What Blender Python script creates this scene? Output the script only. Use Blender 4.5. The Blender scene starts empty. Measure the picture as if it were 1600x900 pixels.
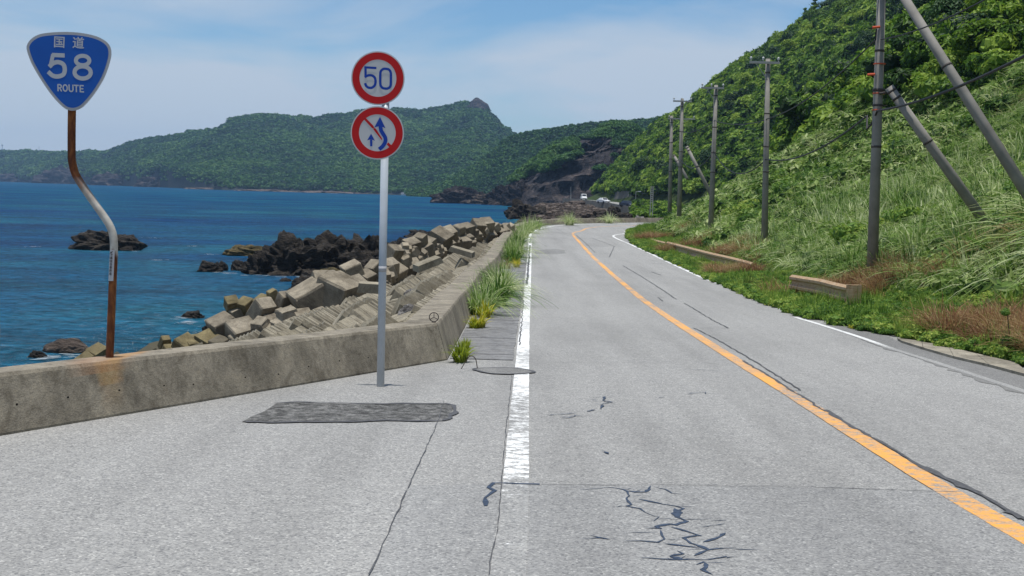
import bpy, bmesh, math, random
import numpy as np
from mathutils import Vector, Matrix, noise as mn
random.seed(7); rng = np.random.default_rng(7)
scene = bpy.context.scene
COL = scene.collection

# ------------------------------------------------------------------ camera
FPX = 1800.0; ROLL = math.radians(1.5); PIT = math.atan(150/1800)
CAM = Vector((0, 0, 6.5))
_F = Vector((0, math.cos(PIT), -math.sin(PIT))); _V = Vector((0, math.sin(PIT), math.cos(PIT))); _H = Vector((1, 0, 0))
_R = math.cos(ROLL)*_H + math.sin(ROLL)*_V; _U = math.cos(ROLL)*_V - math.sin(ROLL)*_H
cam = bpy.data.cameras.new('camera'); camo = bpy.data.objects.new('camera', cam); COL.objects.link(camo)
m = Matrix.Identity(4)
for i in range(3): m[i][0], m[i][1], m[i][2], m[i][3] = _R[i], _U[i], -_F[i], CAM[i]
camo.matrix_world = m
cam.sensor_width = 36; cam.lens = FPX/1600*36; cam.clip_start = .1; cam.clip_end = 20000
scene.camera = camo

# ------------------------------------------------------------------ world, sun, exposure
SUN_EL, SUN_AZ = math.radians(86.3), math.radians(200)     # sun behind the camera, nearly overhead (azimuth clockwise from +y)
w = bpy.data.worlds.new('World'); scene.world = w; w.use_nodes = True
nt = w.node_tree; N, L = nt.nodes, nt.links
bg = N['Background']; bg.inputs['Strength'].default_value = .088
sky = N.new('ShaderNodeTexSky'); sky.sky_type = 'NISHITA'; sky.sun_disc = False
sky.sun_elevation = SUN_EL; sky.sun_rotation = SUN_AZ; sky.air_density = 1.0; sky.dust_density = .4; sky.ozone_density = 2.5
tc = N.new('ShaderNodeTexCoord'); mp = N.new('ShaderNodeMapping'); mp.inputs['Scale'].default_value = (1.0, 1.0, 4.2)
mp.inputs['Location'].default_value = (.35, .1, .25)
n1 = N.new('ShaderNodeTexNoise'); n1.inputs['Scale'].default_value = 3.0; n1.inputs['Detail'].default_value = 7; n1.inputs['Roughness'].default_value = .52; n1.inputs['Distortion'].default_value = .35
rp = N.new('ShaderNodeValToRGB'); rp.color_ramp.elements[0].position = .38; rp.color_ramp.elements[1].position = .62
rp.color_ramp.elements[0].color = (0, 0, 0, 1); rp.color_ramp.elements[1].color = (.9, .9, .9, 1)
mx = N.new('ShaderNodeMixRGB'); mx.inputs[2].default_value = (5.2, 5.95, 6.9, 1)
tint = N.new('ShaderNodeMixRGB'); tint.blend_type = 'MULTIPLY'; tint.inputs[0].default_value = 1; tint.inputs[2].default_value = (.72, .95, 1.10, 1)
sxyz = N.new('ShaderNodeSeparateXYZ'); L.new(tc.outputs['Generated'], sxyz.inputs[0])
hz_ = N.new('ShaderNodeMath'); hz_.operation = 'MULTIPLY_ADD'; hz_.inputs[1].default_value = -.75; hz_.inputs[2].default_value = .115; L.new(sxyz.outputs[2], hz_.inputs[0]); hc_ = N.new('ShaderNodeMath'); hc_.operation = 'MAXIMUM'; hc_.inputs[1].default_value = -.02; L.new(hz_.outputs[0], hc_.inputs[0])
add_ = N.new('ShaderNodeMath'); add_.operation = 'ADD'
L.new(tc.outputs['Generated'], mp.inputs[0]); L.new(mp.outputs[0], n1.inputs['Vector']); L.new(n1.outputs['Fac'], add_.inputs[0]); L.new(hc_.outputs[0], add_.inputs[1]); L.new(add_.outputs[0], rp.inputs[0])
L.new(rp.outputs[0], mx.inputs[0]); L.new(sky.outputs[0], tint.inputs[1]); L.new(tint.outputs[0], mx.inputs[1]); L.new(mx.outputs[0], bg.inputs['Color'])
sl = bpy.data.lights.new('sun', 'SUN'); sl.energy = 3.9; sl.angle = math.radians(.5); sl.color = (1, .965, .91)
so = bpy.data.objects.new('sun', sl); COL.objects.link(so)
sd = Vector((math.sin(SUN_AZ)*math.cos(SUN_EL), math.cos(SUN_AZ)*math.cos(SUN_EL), math.sin(SUN_EL)))
so.rotation_euler = sd.to_track_quat('Z', 'Y').to_euler(); so.location = (0, 0, 60)
scene.view_settings.view_transform = 'Standard'; scene.view_settings.look = 'None'; scene.view_settings.exposure = .25; scene.view_settings.gamma = 1
cy = scene.cycles; cy.max_bounces = 6; cy.diffuse_bounces = 3; cy.transmission_bounces = 3; cy.transparent_max_bounces = 6; cy.volume_bounces = 0

# ------------------------------------------------------------------ helpers
def ray(px, py):
    r = _F + _R*((px-800)/FPX) + _U*((450-py)/FPX)
    return r/r.y
def P(px, py, y):
    "point seen at photo pixel (px,py) whose distance ahead is y metres"
    return CAM + ray(px, py)*y
ZY = [-20, 0, 5.85, 8.2, 15.5, 22, 30.4, 42, 55, 82, 110, 150, 260, 390, 600]
ZZ = [-1.2, -1.75, -1.96, -2.05, -2.31, -2.52, -2.74, -2.92, -3.0, -2.96, -2.95, -2.85, -2.2, -1.95, -1.9]
def zr(y): return np.interp(y, ZY, ZZ) + 6.5
def G(px, py, dz=0.0):
    "point on the road surface at photo pixel"
    r = ray(px, py); y = 20.0
    for _ in range(60):
        y = .5*y + .5*(float(zr(y)) + dz - CAM.z)/r.z
    return CAM + r*y
def S(px, py, z=0.0):
    r = ray(px, py); return CAM + r*((z-CAM.z)/r.z)

def tag(o, label=None, cat=None, group=None, kind=None):
    if label: o['label'] = label
    if cat: o['category'] = cat
    if group: o['group'] = group
    if kind: o['kind'] = kind
    return o
def mesh_from(name, v, f, mat=None, smooth=False):
    me = bpy.data.meshes.new(name); me.from_pydata([tuple(p) for p in v], [], [tuple(q) for q in f])
    if mat: me.materials.append(mat)
    if smooth: me.polygons.foreach_set('use_smooth', [True]*len(me.polygons))
    me.update(); return me
def link(name, me, parent=None, loc=None, rot=None):
    o = bpy.data.objects.new(name, me); COL.objects.link(o)
    if parent: o.parent = parent
    if loc is not None: o.location = loc
    if rot is not None: o.rotation_euler = rot
    return o
def obj(name, v, f, mat, parent=None, smooth=False): return link(name, mesh_from(name, v, f, mat, smooth), parent)
def empty(name, loc, rz=0, rot=None):
    o = bpy.data.objects.new(name, None); COL.objects.link(o); o.location = loc
    o.rotation_euler = rot if rot else (0, 0, rz); o.empty_display_size = .3; return o
def copy_tree(o, loc=None, rz=None):
    c = o.copy(); COL.objects.link(c)
    if loc is not None: c.location = loc
    if rz is not None: c.rotation_euler[2] = rz
    for ch in [x for x in COL.objects if x.parent == o]:
        d = ch.copy(); COL.objects.link(d); d.parent = c
        for g in [x for x in COL.objects if x.parent == ch]:
            e = g.copy(); COL.objects.link(e); e.parent = d
    return c
class MB:
    def __init__(s): s.v = []; s.f = []
    def add(s, v, f):
        k = len(s.v); s.v += [Vector(p) for p in v]; s.f += [tuple(i+k for i in q) for q in f]
    def box(s, c, d, M=None, taper=1.0):
        x, y, z = d[0]/2, d[1]/2, d[2]/2; t = taper
        v = [Vector(q) for q in ((-x,-y,-z),(x,-y,-z),(x,y,-z),(-x,y,-z),(-x*t,-y*t,z),(x*t,-y*t,z),(x*t,y*t,z),(-x*t,y*t,z))]
        if M: v = [M @ q for q in v]
        s.add([q+Vector(c) for q in v], [(3,2,1,0),(4,5,6,7),(0,1,5,4),(1,2,6,5),(2,3,7,6),(3,0,4,7)])
    def tube(s, pts, r, n=10, caps=True):
        pts = [Vector(p) for p in pts]; rr = r if hasattr(r, '__len__') else [r]*len(pts)
        k = len(s.v); up = None
        for i, p in enumerate(pts):
            t = (pts[min(i+1, len(pts)-1)] - pts[max(i-1, 0)]).normalized()
            if up is None:
                up = Vector((1, 0, 0)) if abs(t.x) < .9 else Vector((0, 1, 0))
            a = (up - t*up.dot(t)).normalized(); b = t.cross(a); up = a
            for j in range(n):
                q = 2*math.pi*j/n; s.v.append(p + (a*math.cos(q)+b*math.sin(q))*rr[i])
        for i in range(len(pts)-1):
            for j in range(n):
                a0 = k+i*n+j; a1 = k+i*n+(j+1) % n
                s.f.append((a0, a1, a1+n, a0+n))
        if caps:
            s.f.append(tuple(k+j for j in reversed(range(n)))); s.f.append(tuple(k+(len(pts)-1)*n+j for j in range(n)))
    def build(s, name, mat, parent=None, smooth=False): return obj(name, s.v, s.f, mat, parent, smooth)
def crom(pts, n=6, closed=False):
    pts = [Vector(p) for p in pts]; out = []; m_ = len(pts)
    rngi = range(m_ if closed else m_-1)
    for i in rngi:
        if closed: p0, p1, p2, p3 = pts[(i-1) % m_], pts[i], pts[(i+1) % m_], pts[(i+2) % m_]
        else: p0, p1, p2, p3 = pts[max(i-1,0)], pts[i], pts[i+1], pts[min(i+2, m_-1)]
        for k in range(n):
            t = k/n
            out.append(.5*((2*p1)+(-p0+p2)*t+(2*p0-5*p1+4*p2-p3)*t*t+(-p0+3*p1-3*p2+p3)*t**3))
    if not closed: out.append(pts[-1])
    return out
def fbm(x, y, z=0.0, o=5, s=1.0):
    return mn.fractal(Vector((x*s, y*s, z*s)), 1.0, 2.0, o)

# vectorised value noise for terrain
_perm = rng.permutation(4096); _val = rng.random(4096)*2-1
def vn(x, y, s, seed=0):
    x = np.asarray(x, float)*s+seed*17.3; y = np.asarray(y, float)*s+seed*9.1
    xi = np.floor(x).astype(int); yi = np.floor(y).astype(int); fx = x-xi; fy = y-yi
    fx = fx*fx*(3-2*fx); fy = fy*fy*(3-2*fy)
    h = lambda a, b: _val[(_perm[a & 4095]+b*57+_perm[(b*31) & 4095]) & 4095]
    return (h(xi, yi)*(1-fx)+h(xi+1, yi)*fx)*(1-fy)+(h(xi, yi+1)*(1-fx)+h(xi+1, yi+1)*fx)*fy
def fvn(x, y, s, seed=0, o=4):
    r = 0; a = 1
    for i in range(o): r = r+a*vn(x, y, s*2**i, seed+i); a *= .5
    return r/1.6

# ------------------------------------------------------------------ materials
class MT:
    "small wrapper for building node materials"
    def __init__(s, name, rough=.8, spec=.3):
        s.m = bpy.data.materials.new(name); s.m.use_nodes = True; s.nt = s.m.node_tree; s.N = s.nt.nodes; s.L = s.nt.links
        s.b = s.N['Principled BSDF']; s.b.inputs['Roughness'].default_value = rough; s.b.inputs['Specular IOR Level'].default_value = spec
        s.geo = s.N.new('ShaderNodeNewGeometry').outputs['Position']; s.tc = s.N.new('ShaderNodeTexCoord').outputs['Object']
    def map(s, src, scale=(1,1,1), rot=(0,0,0), loc=(0,0,0)):
        n = s.N.new('ShaderNodeMapping'); s.L.new(src, n.inputs[0]); n.inputs['Scale'].default_value = scale
        n.inputs['Rotation'].default_value = rot; n.inputs['Location'].default_value = loc; return n.outputs[0]
    def noise(s, src, scale, detail=4, rough=.55, dist=0):
        n = s.N.new('ShaderNodeTexNoise'); s.L.new(src, n.inputs['Vector']); n.inputs['Scale'].default_value = scale
        n.inputs['Detail'].default_value = detail; n.inputs['Roughness'].default_value = rough; n.inputs['Distortion'].default_value = dist; return n.outputs['Fac']
    def vor(s, src, scale, out='Distance', feat='F1'):
        n = s.N.new('ShaderNodeTexVoronoi'); n.feature = feat; s.L.new(src, n.inputs['Vector']); n.inputs['Scale'].default_value = scale; return n.outputs[out]
    def ramp(s, src, stops, interp='LINEAR'):
        n = s.N.new('ShaderNodeValToRGB'); s.L.new(src, n.inputs[0]); e = n.color_ramp.elements; n.color_ramp.interpolation = interp
        while len(e) < len(stops): e.new(.5)
        for i, (p, c) in enumerate(stops):
            e[i].position = p; e[i].color = (*(c if hasattr(c, '__len__') else (c, c, c)), 1)
        return n.outputs[0]
    def mix(s, fac, a, b, mode='MIX'):
        n = s.N.new('ShaderNodeMixRGB'); n.blend_type = mode
        for i, x in enumerate((fac, a, b)):
            if hasattr(x, 'is_linked') or hasattr(x, 'links'): s.L.new(x, n.inputs[i])
            elif i == 0: n.inputs[0].default_value = x
            else: n.inputs[i].default_value = (*(x if hasattr(x, '__len__') else (x, x, x)), 1)
        return n.outputs[0]
    def math(s, op, a, b=0.0):
        n = s.N.new('ShaderNodeMath'); n.operation = op
        for i, x in enumerate((a, b)):
            if hasattr(x, 'links'): s.L.new(x, n.inputs[i])
            else: n.inputs[i].default_value = x
        return n.outputs[0]
    def sep(s, src, k):
        n = s.N.new('ShaderNodeSeparateXYZ'); s.L.new(src, n.inputs[0]); return n.outputs[k]
    def objrand(s): return s.N.new('ShaderNodeObjectInfo').outputs['Random']
    def attr(s, name): 
        n = s.N.new('ShaderNodeAttribute'); n.attribute_name = name; return n.outputs['Fac']
    def col(s, c):
        if hasattr(c, 'links'): s.L.new(c, s.b.inputs['Base Color'])
        else: s.b.inputs['Base Color'].default_value = (*c, 1)
    def bump(s, h, strength=.5, dist=.02):
        n = s.N.new('ShaderNodeBump'); n.inputs['Strength'].default_value = strength; n.inputs['Distance'].default_value = dist
        s.L.new(h, n.inputs['Height']); s.L.new(n.outputs[0], s.b.inputs['Normal']); return n
def simple(name, c, rough=.6, var=.25, scale=6, spec=.3, metal=0, bump=.2):
    t = MT(name, rough, spec); n = t.noise(t.tc, scale, 5)
    lo = tuple(x*(1-var) for x in c); hi = tuple(min(1, x*(1+var)) for x in c)
    t.col(t.ramp(n, [(.3, lo), (.7, hi)])); t.b.inputs['Metallic'].default_value = metal
    if bump: t.bump(n, bump, .01)
    return t.m

def asphalt_col(t, tone=1.0, blue=0.0):
    g = t.geo
    fine = t.vor(g, 80, 'Color'); bw = t.sep(fine, 0)
    c = t.ramp(bw, [(0, (.15*tone, .15*tone, .15*tone)), (.25, (.24*tone, .236*tone, .226*tone)), (.7, (.288*tone, .283*tone, .27*tone)), (.93, (.335*tone, .33*tone, .31*tone)), (1, (.45*tone, .44*tone, .41*tone))])
    big = t.noise(t.map(g, (1, .25, 1)), .7, 6, .6)
    trk = t.noise(t.map(g, (1.5, .04, 1)), 1.0, 3, .5); c = t.mix(.8, c, t.ramp(trk, [(.35, .90), (.5, 1.0), (.65, 1.06)]), 'MULTIPLY')
    c = t.mix(.75, c, t.ramp(big, [(.3, .82), (.5, 1.0), (.72, 1.1)]), 'MULTIPLY')
    mid = t.noise(g, 9, 4, .7)
    c = t.mix(.6, c, t.ramp(mid, [(.3, .84), (.7, 1.12)]), 'MULTIPLY')
    # tyre tracks: slightly smoother, darker bands along the lane
    if blue: c = t.mix(blue, c, (.80, .86, .97), 'MULTIPLY')
    return c, bw, mid
def mk_asphalt(name, tone=1.0, blue=0.0):
    t = MT(name, .85, .25); c, h, md = asphalt_col(t, tone, blue); t.col(c); t.bump(h, .5, .004); return t.m
M = {}
M['asphalt'] = mk_asphalt('asphalt', 1.0)
M['asphalt_b'] = mk_asphalt('asphalt_newer', .94, .12)
M['asphalt_d'] = mk_asphalt('asphalt_gutter', .68)
def mk_paint(name, c, lo, hi, yscale=.25, axis=(1, 1, 1), over=None):
    t = MT(name, .7, .3); a, h, md = asphalt_col(t, 1.0)
    n = t.noise(t.map(t.geo, (9, 15, 1)), 1.0, 6, .75)
    n2 = t.noise(t.map(t.geo, (1, yscale, 1)), 1.0, 3, .5); n3 = t.noise(t.geo, 30, 3, .7)
    s = t.math('ADD', t.math('MULTIPLY', n, .85), t.math('MULTIPLY', n2, .4)); s = t.math('ADD', s, t.math('MULTIPLY', n3, .28))
    if over is not None:      # worn-out stretch close to the pull-out
        y = t.sep(t.geo, 1); s = t.math('ADD', s, t.ramp(t.math('MULTIPLY', y, .05), over))
    pc = t.mix(.35, c, t.ramp(n3, [(.3, .75), (.7, 1.1)]), 'MULTIPLY')
    t.col(t.mix(t.ramp(s, [(lo, 0), (hi, 1)]), pc, a)); t.bump(h, .3, .004); return t.m
M['white_paint'] = mk_paint('white_road_paint', (.74, .74, .72), .77, .86, .4, over=[(.28, .26), (.385, .17), (.43, .04), (.8, .0)])
M['white_thin'] = mk_paint('worn_white_road_paint', (.68, .68, .66), .74, .92, .3, over=[(.0, .5), (.9, .3), (1.0, .0)])
M['yellow_paint'] = mk_paint('yellow_road_paint', (.74, .35, .07), .70, .90, .6)
def mk_concrete(name, base, dark, bs=1.0, stain=None, rough=.9):
    t = MT(name, rough, .2); g = t.geo
    n = t.noise(g, 1.3*bs, 8, .62); f = t.noise(g, 24, 5, .7); v = t.vor(g, 55, 'Distance')
    st = t.noise(t.map(g, (5, 5, .6)), 1.2*bs, 5, .6)
    c = t.ramp(n, [(.28, dark), (.62, base), (.85, tuple(min(1, x*1.25) for x in base))])
    c = t.mix(.8, c, t.ramp(f, [(.3, .68), (.55, 1), (.75, 1.25)]), 'MULTIPLY')
    c = t.mix(.5, c, t.ramp(st, [(.3, .6), (.55, 1), (.8, 1.25)]), 'MULTIPLY')
    c = t.mix(.45, c, t.ramp(t.noise(g, 110, 2, .6), [(.35, .55), (.6, 1.15)]), 'MULTIPLY')
    c = t.mix(.55, c, t.ramp(t.noise(g, 3.1*bs, 6, .7, .8), [(.36, (.42, .39, .35)), (.5, (1, 1, 1)), (.66, (1.2, 1.17, 1.1))]), 'MULTIPLY')
    if stain: c = stain(t, c)
    t.col(c); t.bump(t.math('ADD', f, t.math('MULTIPLY', v, .4)), .4, .012); return t
POLE58 = P(170, 571.5, 10.68)
def rust_stain(t, c):
    # rust run-off below the foot of the route sign, a stain with its own outline
    x = t.math('ADD', t.sep(t.geo, 0), -(POLE58.x+.10)); z = t.math('ADD', t.sep(t.geo, 2), -POLE58.z)
    wob = t.math('MULTIPLY', t.math('ADD', t.noise(t.geo, 4, 4, .6), -.5), .14)
    ax = t.math('ABSOLUTE', t.math('ADD', t.math('ADD', x, wob), t.math('MULTIPLY', z, .18)))
    band = t.ramp(ax, [(.035, 1), (.08, 0)]); up = t.ramp(t.math('ADD', z, 1.0), [(.62, 0), (.80, .30), (.87, .35), (.885, .85)])
    y = t.math('ABSOLUTE', t.math('ADD', t.sep(t.geo, 1), -(POLE58.y+.05))); near = t.ramp(y, [(.5, 1), (.75, 0)])
    k = t.math('MULTIPLY', t.math('MULTIPLY', band, up), near)
    c = t.mix(t.math('MULTIPLY', k, .5), c, t.ramp(t.noise(t.geo, 9, 3), [(.3, (.33, .15, .03)), (.7, (.42, .27, .09))]))
    top = t.math('MULTIPLY', t.ramp(t.math('ADD', z, 1.0), [(.985, 0), (.995, 1)]), t.math('MULTIPLY', near, t.ramp(t.math('ABSOLUTE', t.math('ADD', x, .12)), [(.10, 1), (.26, 0)])))
    return t.mix(t.math('MULTIPLY', top, .25), c, (.40, .17, .06))
M['wall'] = mk_concrete('weathered_wall_concrete', (.31, .275, .215), (.15, .133, .105), 1.0, rust_stain).m
def block_stain(t, c):
    # tide mark: blocks are darker and greener where the sea wets them; each casting has its own tone
    z = t.math('ADD', t.sep(t.geo, 2), t.math('MULTIPLY', t.noise(t.geo, .8, 4, .6), 1.2))
    c = t.mix(t.ramp(t.math('MULTIPLY', z, .4), [(.45, 1), (.72, 0)]), c, (.075, .068, .045)); o = t.objrand()
    return t.mix(.6, c, t.ramp(o, [(0, (.62, .60, .58)), (.5, (1, 1, 1)), (1, (1.3, 1.28, 1.25))]), 'MULTIPLY')
M['block'] = mk_concrete('block_concrete', (.31, .27, .205), (.13, .11, .08), .7, block_stain).m
M['block_wet'] = mk_concrete('yellowed_block_concrete', (.23, .19, .10), (.09, .07, .035), .7).m
M['revet'] = mk_concrete('revetment_concrete', (.33, .295, .225), (.15, .13, .09), .6).m
M['kerb'] = mk_concrete('kerb_concrete', (.32, .29, .23), (.20, .18, .145), .8).m
M['slab'] = mk_concrete('gutter_slab_concrete', (.235, .235, .235), (.165, .165, .165), 1).m
M['far_wall'] = mk_concrete('far_wall_concrete', (.15, .145, .13), (.07, .068, .06), .12).m
M['pole_conc'] = simple('pole_concrete', (.225, .21, .185), .8, .2, 2.2)
M['galv'] = simple('grey_painted_steel', (.42, .46, .50), .45, .06, 8, .5, 0, .05)
M['plate'] = simple('sign_white_sheeting', (.50, .50, .50), .5, .05, 3, .4, 0, 0)
M['plate_edge'] = simple('sign_edge_grey', (.36, .36, .37), .5, .08, 3, .4, 0, 0)
M['sign_red'] = simple('sign_red', (.46, .006, .008), .75, .06, 3, .35, 0, 0)
M['sign_blue'] = simple('sign_blue_digits', (.004, .045, .32), .75, .06, 3, .35, 0, 0)
M['route_blue'] = simple('route_sign_blue', (.002, .078, .36), .75, .07, 4, .4, 0, 0)
M['route_white'] = simple('route_sign_white', (.42, .43, .45), .5, .05, 4, .4, 0, 0)
def mk_rust():
    t = MT('rusty_pole', .8, .3); z = t.sep(t.geo, 2); n = t.noise(t.map(t.geo, (3, 3, 1)), 5, 6, .65)
    rust = t.ramp(n, [(.3, (.045, .016, .008)), (.5, (.13, .04, .014)), (.72, (.30, .115, .03))])
    grey = t.ramp(t.noise(t.geo, 14, 4), [(.3, (.38, .37, .33)), (.7, (.55, .54, .49))])
    zz = t.math('ADD', z, t.math('MULTIPLY', n, .35)); zl = P(178, 400, 10.4).z; zh = P(140, 300, 10.4).z
    zn = t.math('MULTIPLY', t.math('ADD', zz, -(zl-.5)), .5)
    k = t.ramp(zn, [((.5+.12)*.5, 0), ((.5+.2)*.5, .93), ((.5+zh-zl+.1)*.5, .8), ((.5+zh-zl+.32)*.5, 0)])
    t.col(t.mix(k, rust, grey)); t.bump(n, .4, .01); return t.m
M['rust'] = mk_rust()
def mk_guard():
    t = MT('guardrail_paint', .6, .35); n = t.noise(t.map(t.geo, (2, 2, 8)), 3, 6, .65)
    t.col(t.ramp(n, [(.25, (.20, .085, .04)), (.42, (.36, .23, .12)), (.7, (.44, .33, .21))])); t.bump(n, .3, .01); return t.m
M['guard'] = mk_guard()
M['cable'] = simple('black_cable', (.018, .018, .02), .6, .1, 5, .3, 0, 0)
M['iron'] = simple('dark_steel_band', (.06, .05, .045), .7, .3, 8)
M['redtag'] = simple('orange_red_band', (.5, .08, .03), .6, .2, 8)
M['porcelain'] = simple('porcelain', (.5, .5, .48), .3, .05, 5, .5, 0, 0)
M['hole'] = simple('hole_dark', (.02, .018, .015), .9, .1, 5, .1, 0, 0)
M['seal'] = simple('crack_sealant', (.035, .050, .080), .6, .4, 30, .3, 0, 0)
M['seal_d'] = simple('joint_tar', (.075, .075, .078), .7, .4, 30, .3, 0, 0)
M['glass'] = simple('car_glass', (.02, .025, .03), .1, .1, 2, .6, 0, 0)
M['tyre'] = simple('tyre_rubber', (.02, .02, .02), .9, .1, 5, .2, 0, 0)
M['car_white'] = simple('white_car_paint', (.72, .72, .72), .3, .02, 2, .5, 0, 0)
M['car_dark'] = simple('dark_blue_car_paint', (.015, .02, .04), .25, .05, 2, .6, 0, 0)
M['lamp'] = simple('headlamp', (.7, .72, .75), .15, .02, 2, .6, 0, 0)
def mk_rock(name, dark, mid, lite, sc=1.0, strat=(1, 1, 3)):
    t = MT(name, .85, .25); g = t.map(t.geo, strat, (0, .5, .3))
    n = t.noise(g, .8*sc, 9, .68, .4); r = t.noise(g, 4*sc, 6, .7)
    c = t.ramp(n, [(.30, dark), (.52, mid), (.74, lite)]); c = t.mix(.8, c, t.ramp(r, [(.33, .35), (.55, 1), (.75, 1.5)]), 'MULTIPLY')
    t.col(c); t.bump(t.math('ADD', n, r), 1.0, .25/sc); return t.m
M['rock'] = mk_rock('dark_sea_rock', (.012, .010, .008), (.048, .040, .032), (.11, .09, .07))
M['rock_tan'] = mk_rock('weedy_sea_rock', (.06, .05, .02), (.13, .10, .045), (.2, .16, .08))
M['rock_far'] = mk_rock('headland_rock', (.008, .007, .009), (.040, .033, .034), (.19, .15, .13), .13, (1.4, 1, 2.6))
M['rock_brown'] = mk_rock('shore_rock', (.035, .026, .022), (.13, .10, .08), (.27, .22, .18), .5)
M['boulder'] = mk_rock('grey_boulder', (.10, .09, .085), (.25, .235, .22), (.42, .40, .38), 2)
def mk_leaf(name, stops, rscale=.05, trans=.3, rough=.55, dead=None, wt=(.28, .36, .36)):
    t = MT(name, rough, .25); a = t.attr('rnd'); o = t.objrand(); n = t.noise(t.geo, rscale, 5, .6)
    s = t.math('ADD', t.math('MULTIPLY', a, wt[0]), t.math('MULTIPLY', o, wt[1])); s = t.math('ADD', s, t.math('MULTIPLY', n, wt[2]))
    c = t.ramp(s, stops)
    if dead:
        n2 = t.noise(t.geo, dead[0], 4, .6); c = t.mix(t.ramp(t.math('ADD', n2, t.math('MULTIPLY', t.math('ADD', a, -.5), .12)), [(dead[1], 0), (dead[1]+.07, 1)]), c, dead[2])
    t.col(c)
    tr = t.N.new('ShaderNodeBsdfTranslucent'); t.L.new(c, tr.inputs[0]); ms = t.N.new('ShaderNodeMixShader'); ms.inputs[0].default_value = trans
    t.L.new(t.b.outputs[0], ms.inputs[1]); t.L.new(tr.outputs[0], ms.inputs[2]); t.L.new(ms.outputs[0], t.N['Material Output'].inputs[0]); return t.m
M['forest'] = mk_leaf('forest_leaves', [(.25, (.012, .034, .008)), (.38, (.040, .095, .012)), (.50, (.115, .225, .020)), (.66, (.27, .38, .05))], .05, .4)
M['forest_dark'] = mk_leaf('dark_crown_leaves', [(.25, (.006, .020, .008)), (.45, (.018, .052, .014)), (.7, (.05, .11, .025))], .3, .25)
M['forest_lime'] = mk_leaf('lime_crown_leaves', [(.25, (.04, .09, .010)), (.45, (.12, .22, .018)), (.7, (.30, .40, .05))], .3, .4)
M['farforest'] = mk_leaf('distant_forest_leaves', [(.28, (.008, .032, .010)), (.42, (.022, .075, .016)), (.55, (.055, .140, .022)), (.70, (.105, .20, .035))], .009, .2, wt=(.15, .20, .65))  # heavy position noise: broad lighting variation painted into the leaf tones
M['grass'] = mk_leaf('silver_grass_blades', [(.24, (.035, .10, .010)), (.38, (.11, .22, .025)), (.52, (.27, .37, .10)), (.66, (.54, .59, .32))], .16, .4, .5, (.11, .66, (.30, .21, .10)))
M['scrubgrass'] = mk_leaf('scrub_leaves', [(.25, (.025, .065, .010)), (.40, (.09, .17, .024)), (.54, (.22, .32, .065)), (.68, (.44, .50, .22))], .16, .4)
M['herb'] = mk_leaf('verge_herb_leaves', [(.25, (.045, .11, .014)), (.45, (.11, .22, .028)), (.6, (.23, .34, .05)), (.75, (.42, .48, .10))], .5, .4)
M['yellowherb'] = mk_leaf('yellow_green_weed_leaves', [(.25, (.16, .22, .02)), (.5, (.34, .40, .03)), (.75, (.60, .50, .06))], .8, .45)
M['brown'] = mk_leaf('dry_red_grass', [(.25, (.13, .06, .03)), (.45, (.28, .145, .075)), (.62, (.32, .22, .09)), (.75, (.45, .36, .18))], .8, .35)
M['bark'] = simple('bark', (.06, .045, .03), .9, .3, 3)
M['trunk_dark'] = M['bark']
def mk_soil(name, stops, sc=.5):
    t = MT(name, .95, .1); n = t.noise(t.geo, sc, 7, .65); f = t.noise(t.geo, sc*12, 4, .7)
    c = t.mix(.6, t.ramp(n, stops), t.ramp(f, [(.3, .5), (.7, 1.4)]), 'MULTIPLY'); t.col(c); t.bump(f, .6, .1); return t.m
M['soil'] = mk_soil('hillside_soil', [(.3, (.02, .035, .01)), (.7, (.05, .07, .02))])
M['shore'] = mk_soil('shore_ground', [(.3, (.07, .06, .05)), (.7, (.17, .145, .12))], .25)
M['farsoil'] = mk_soil('far_hill_ground', [(.3, (.016, .022, .022)), (.7, (.045, .05, .045))], .02)
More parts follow.
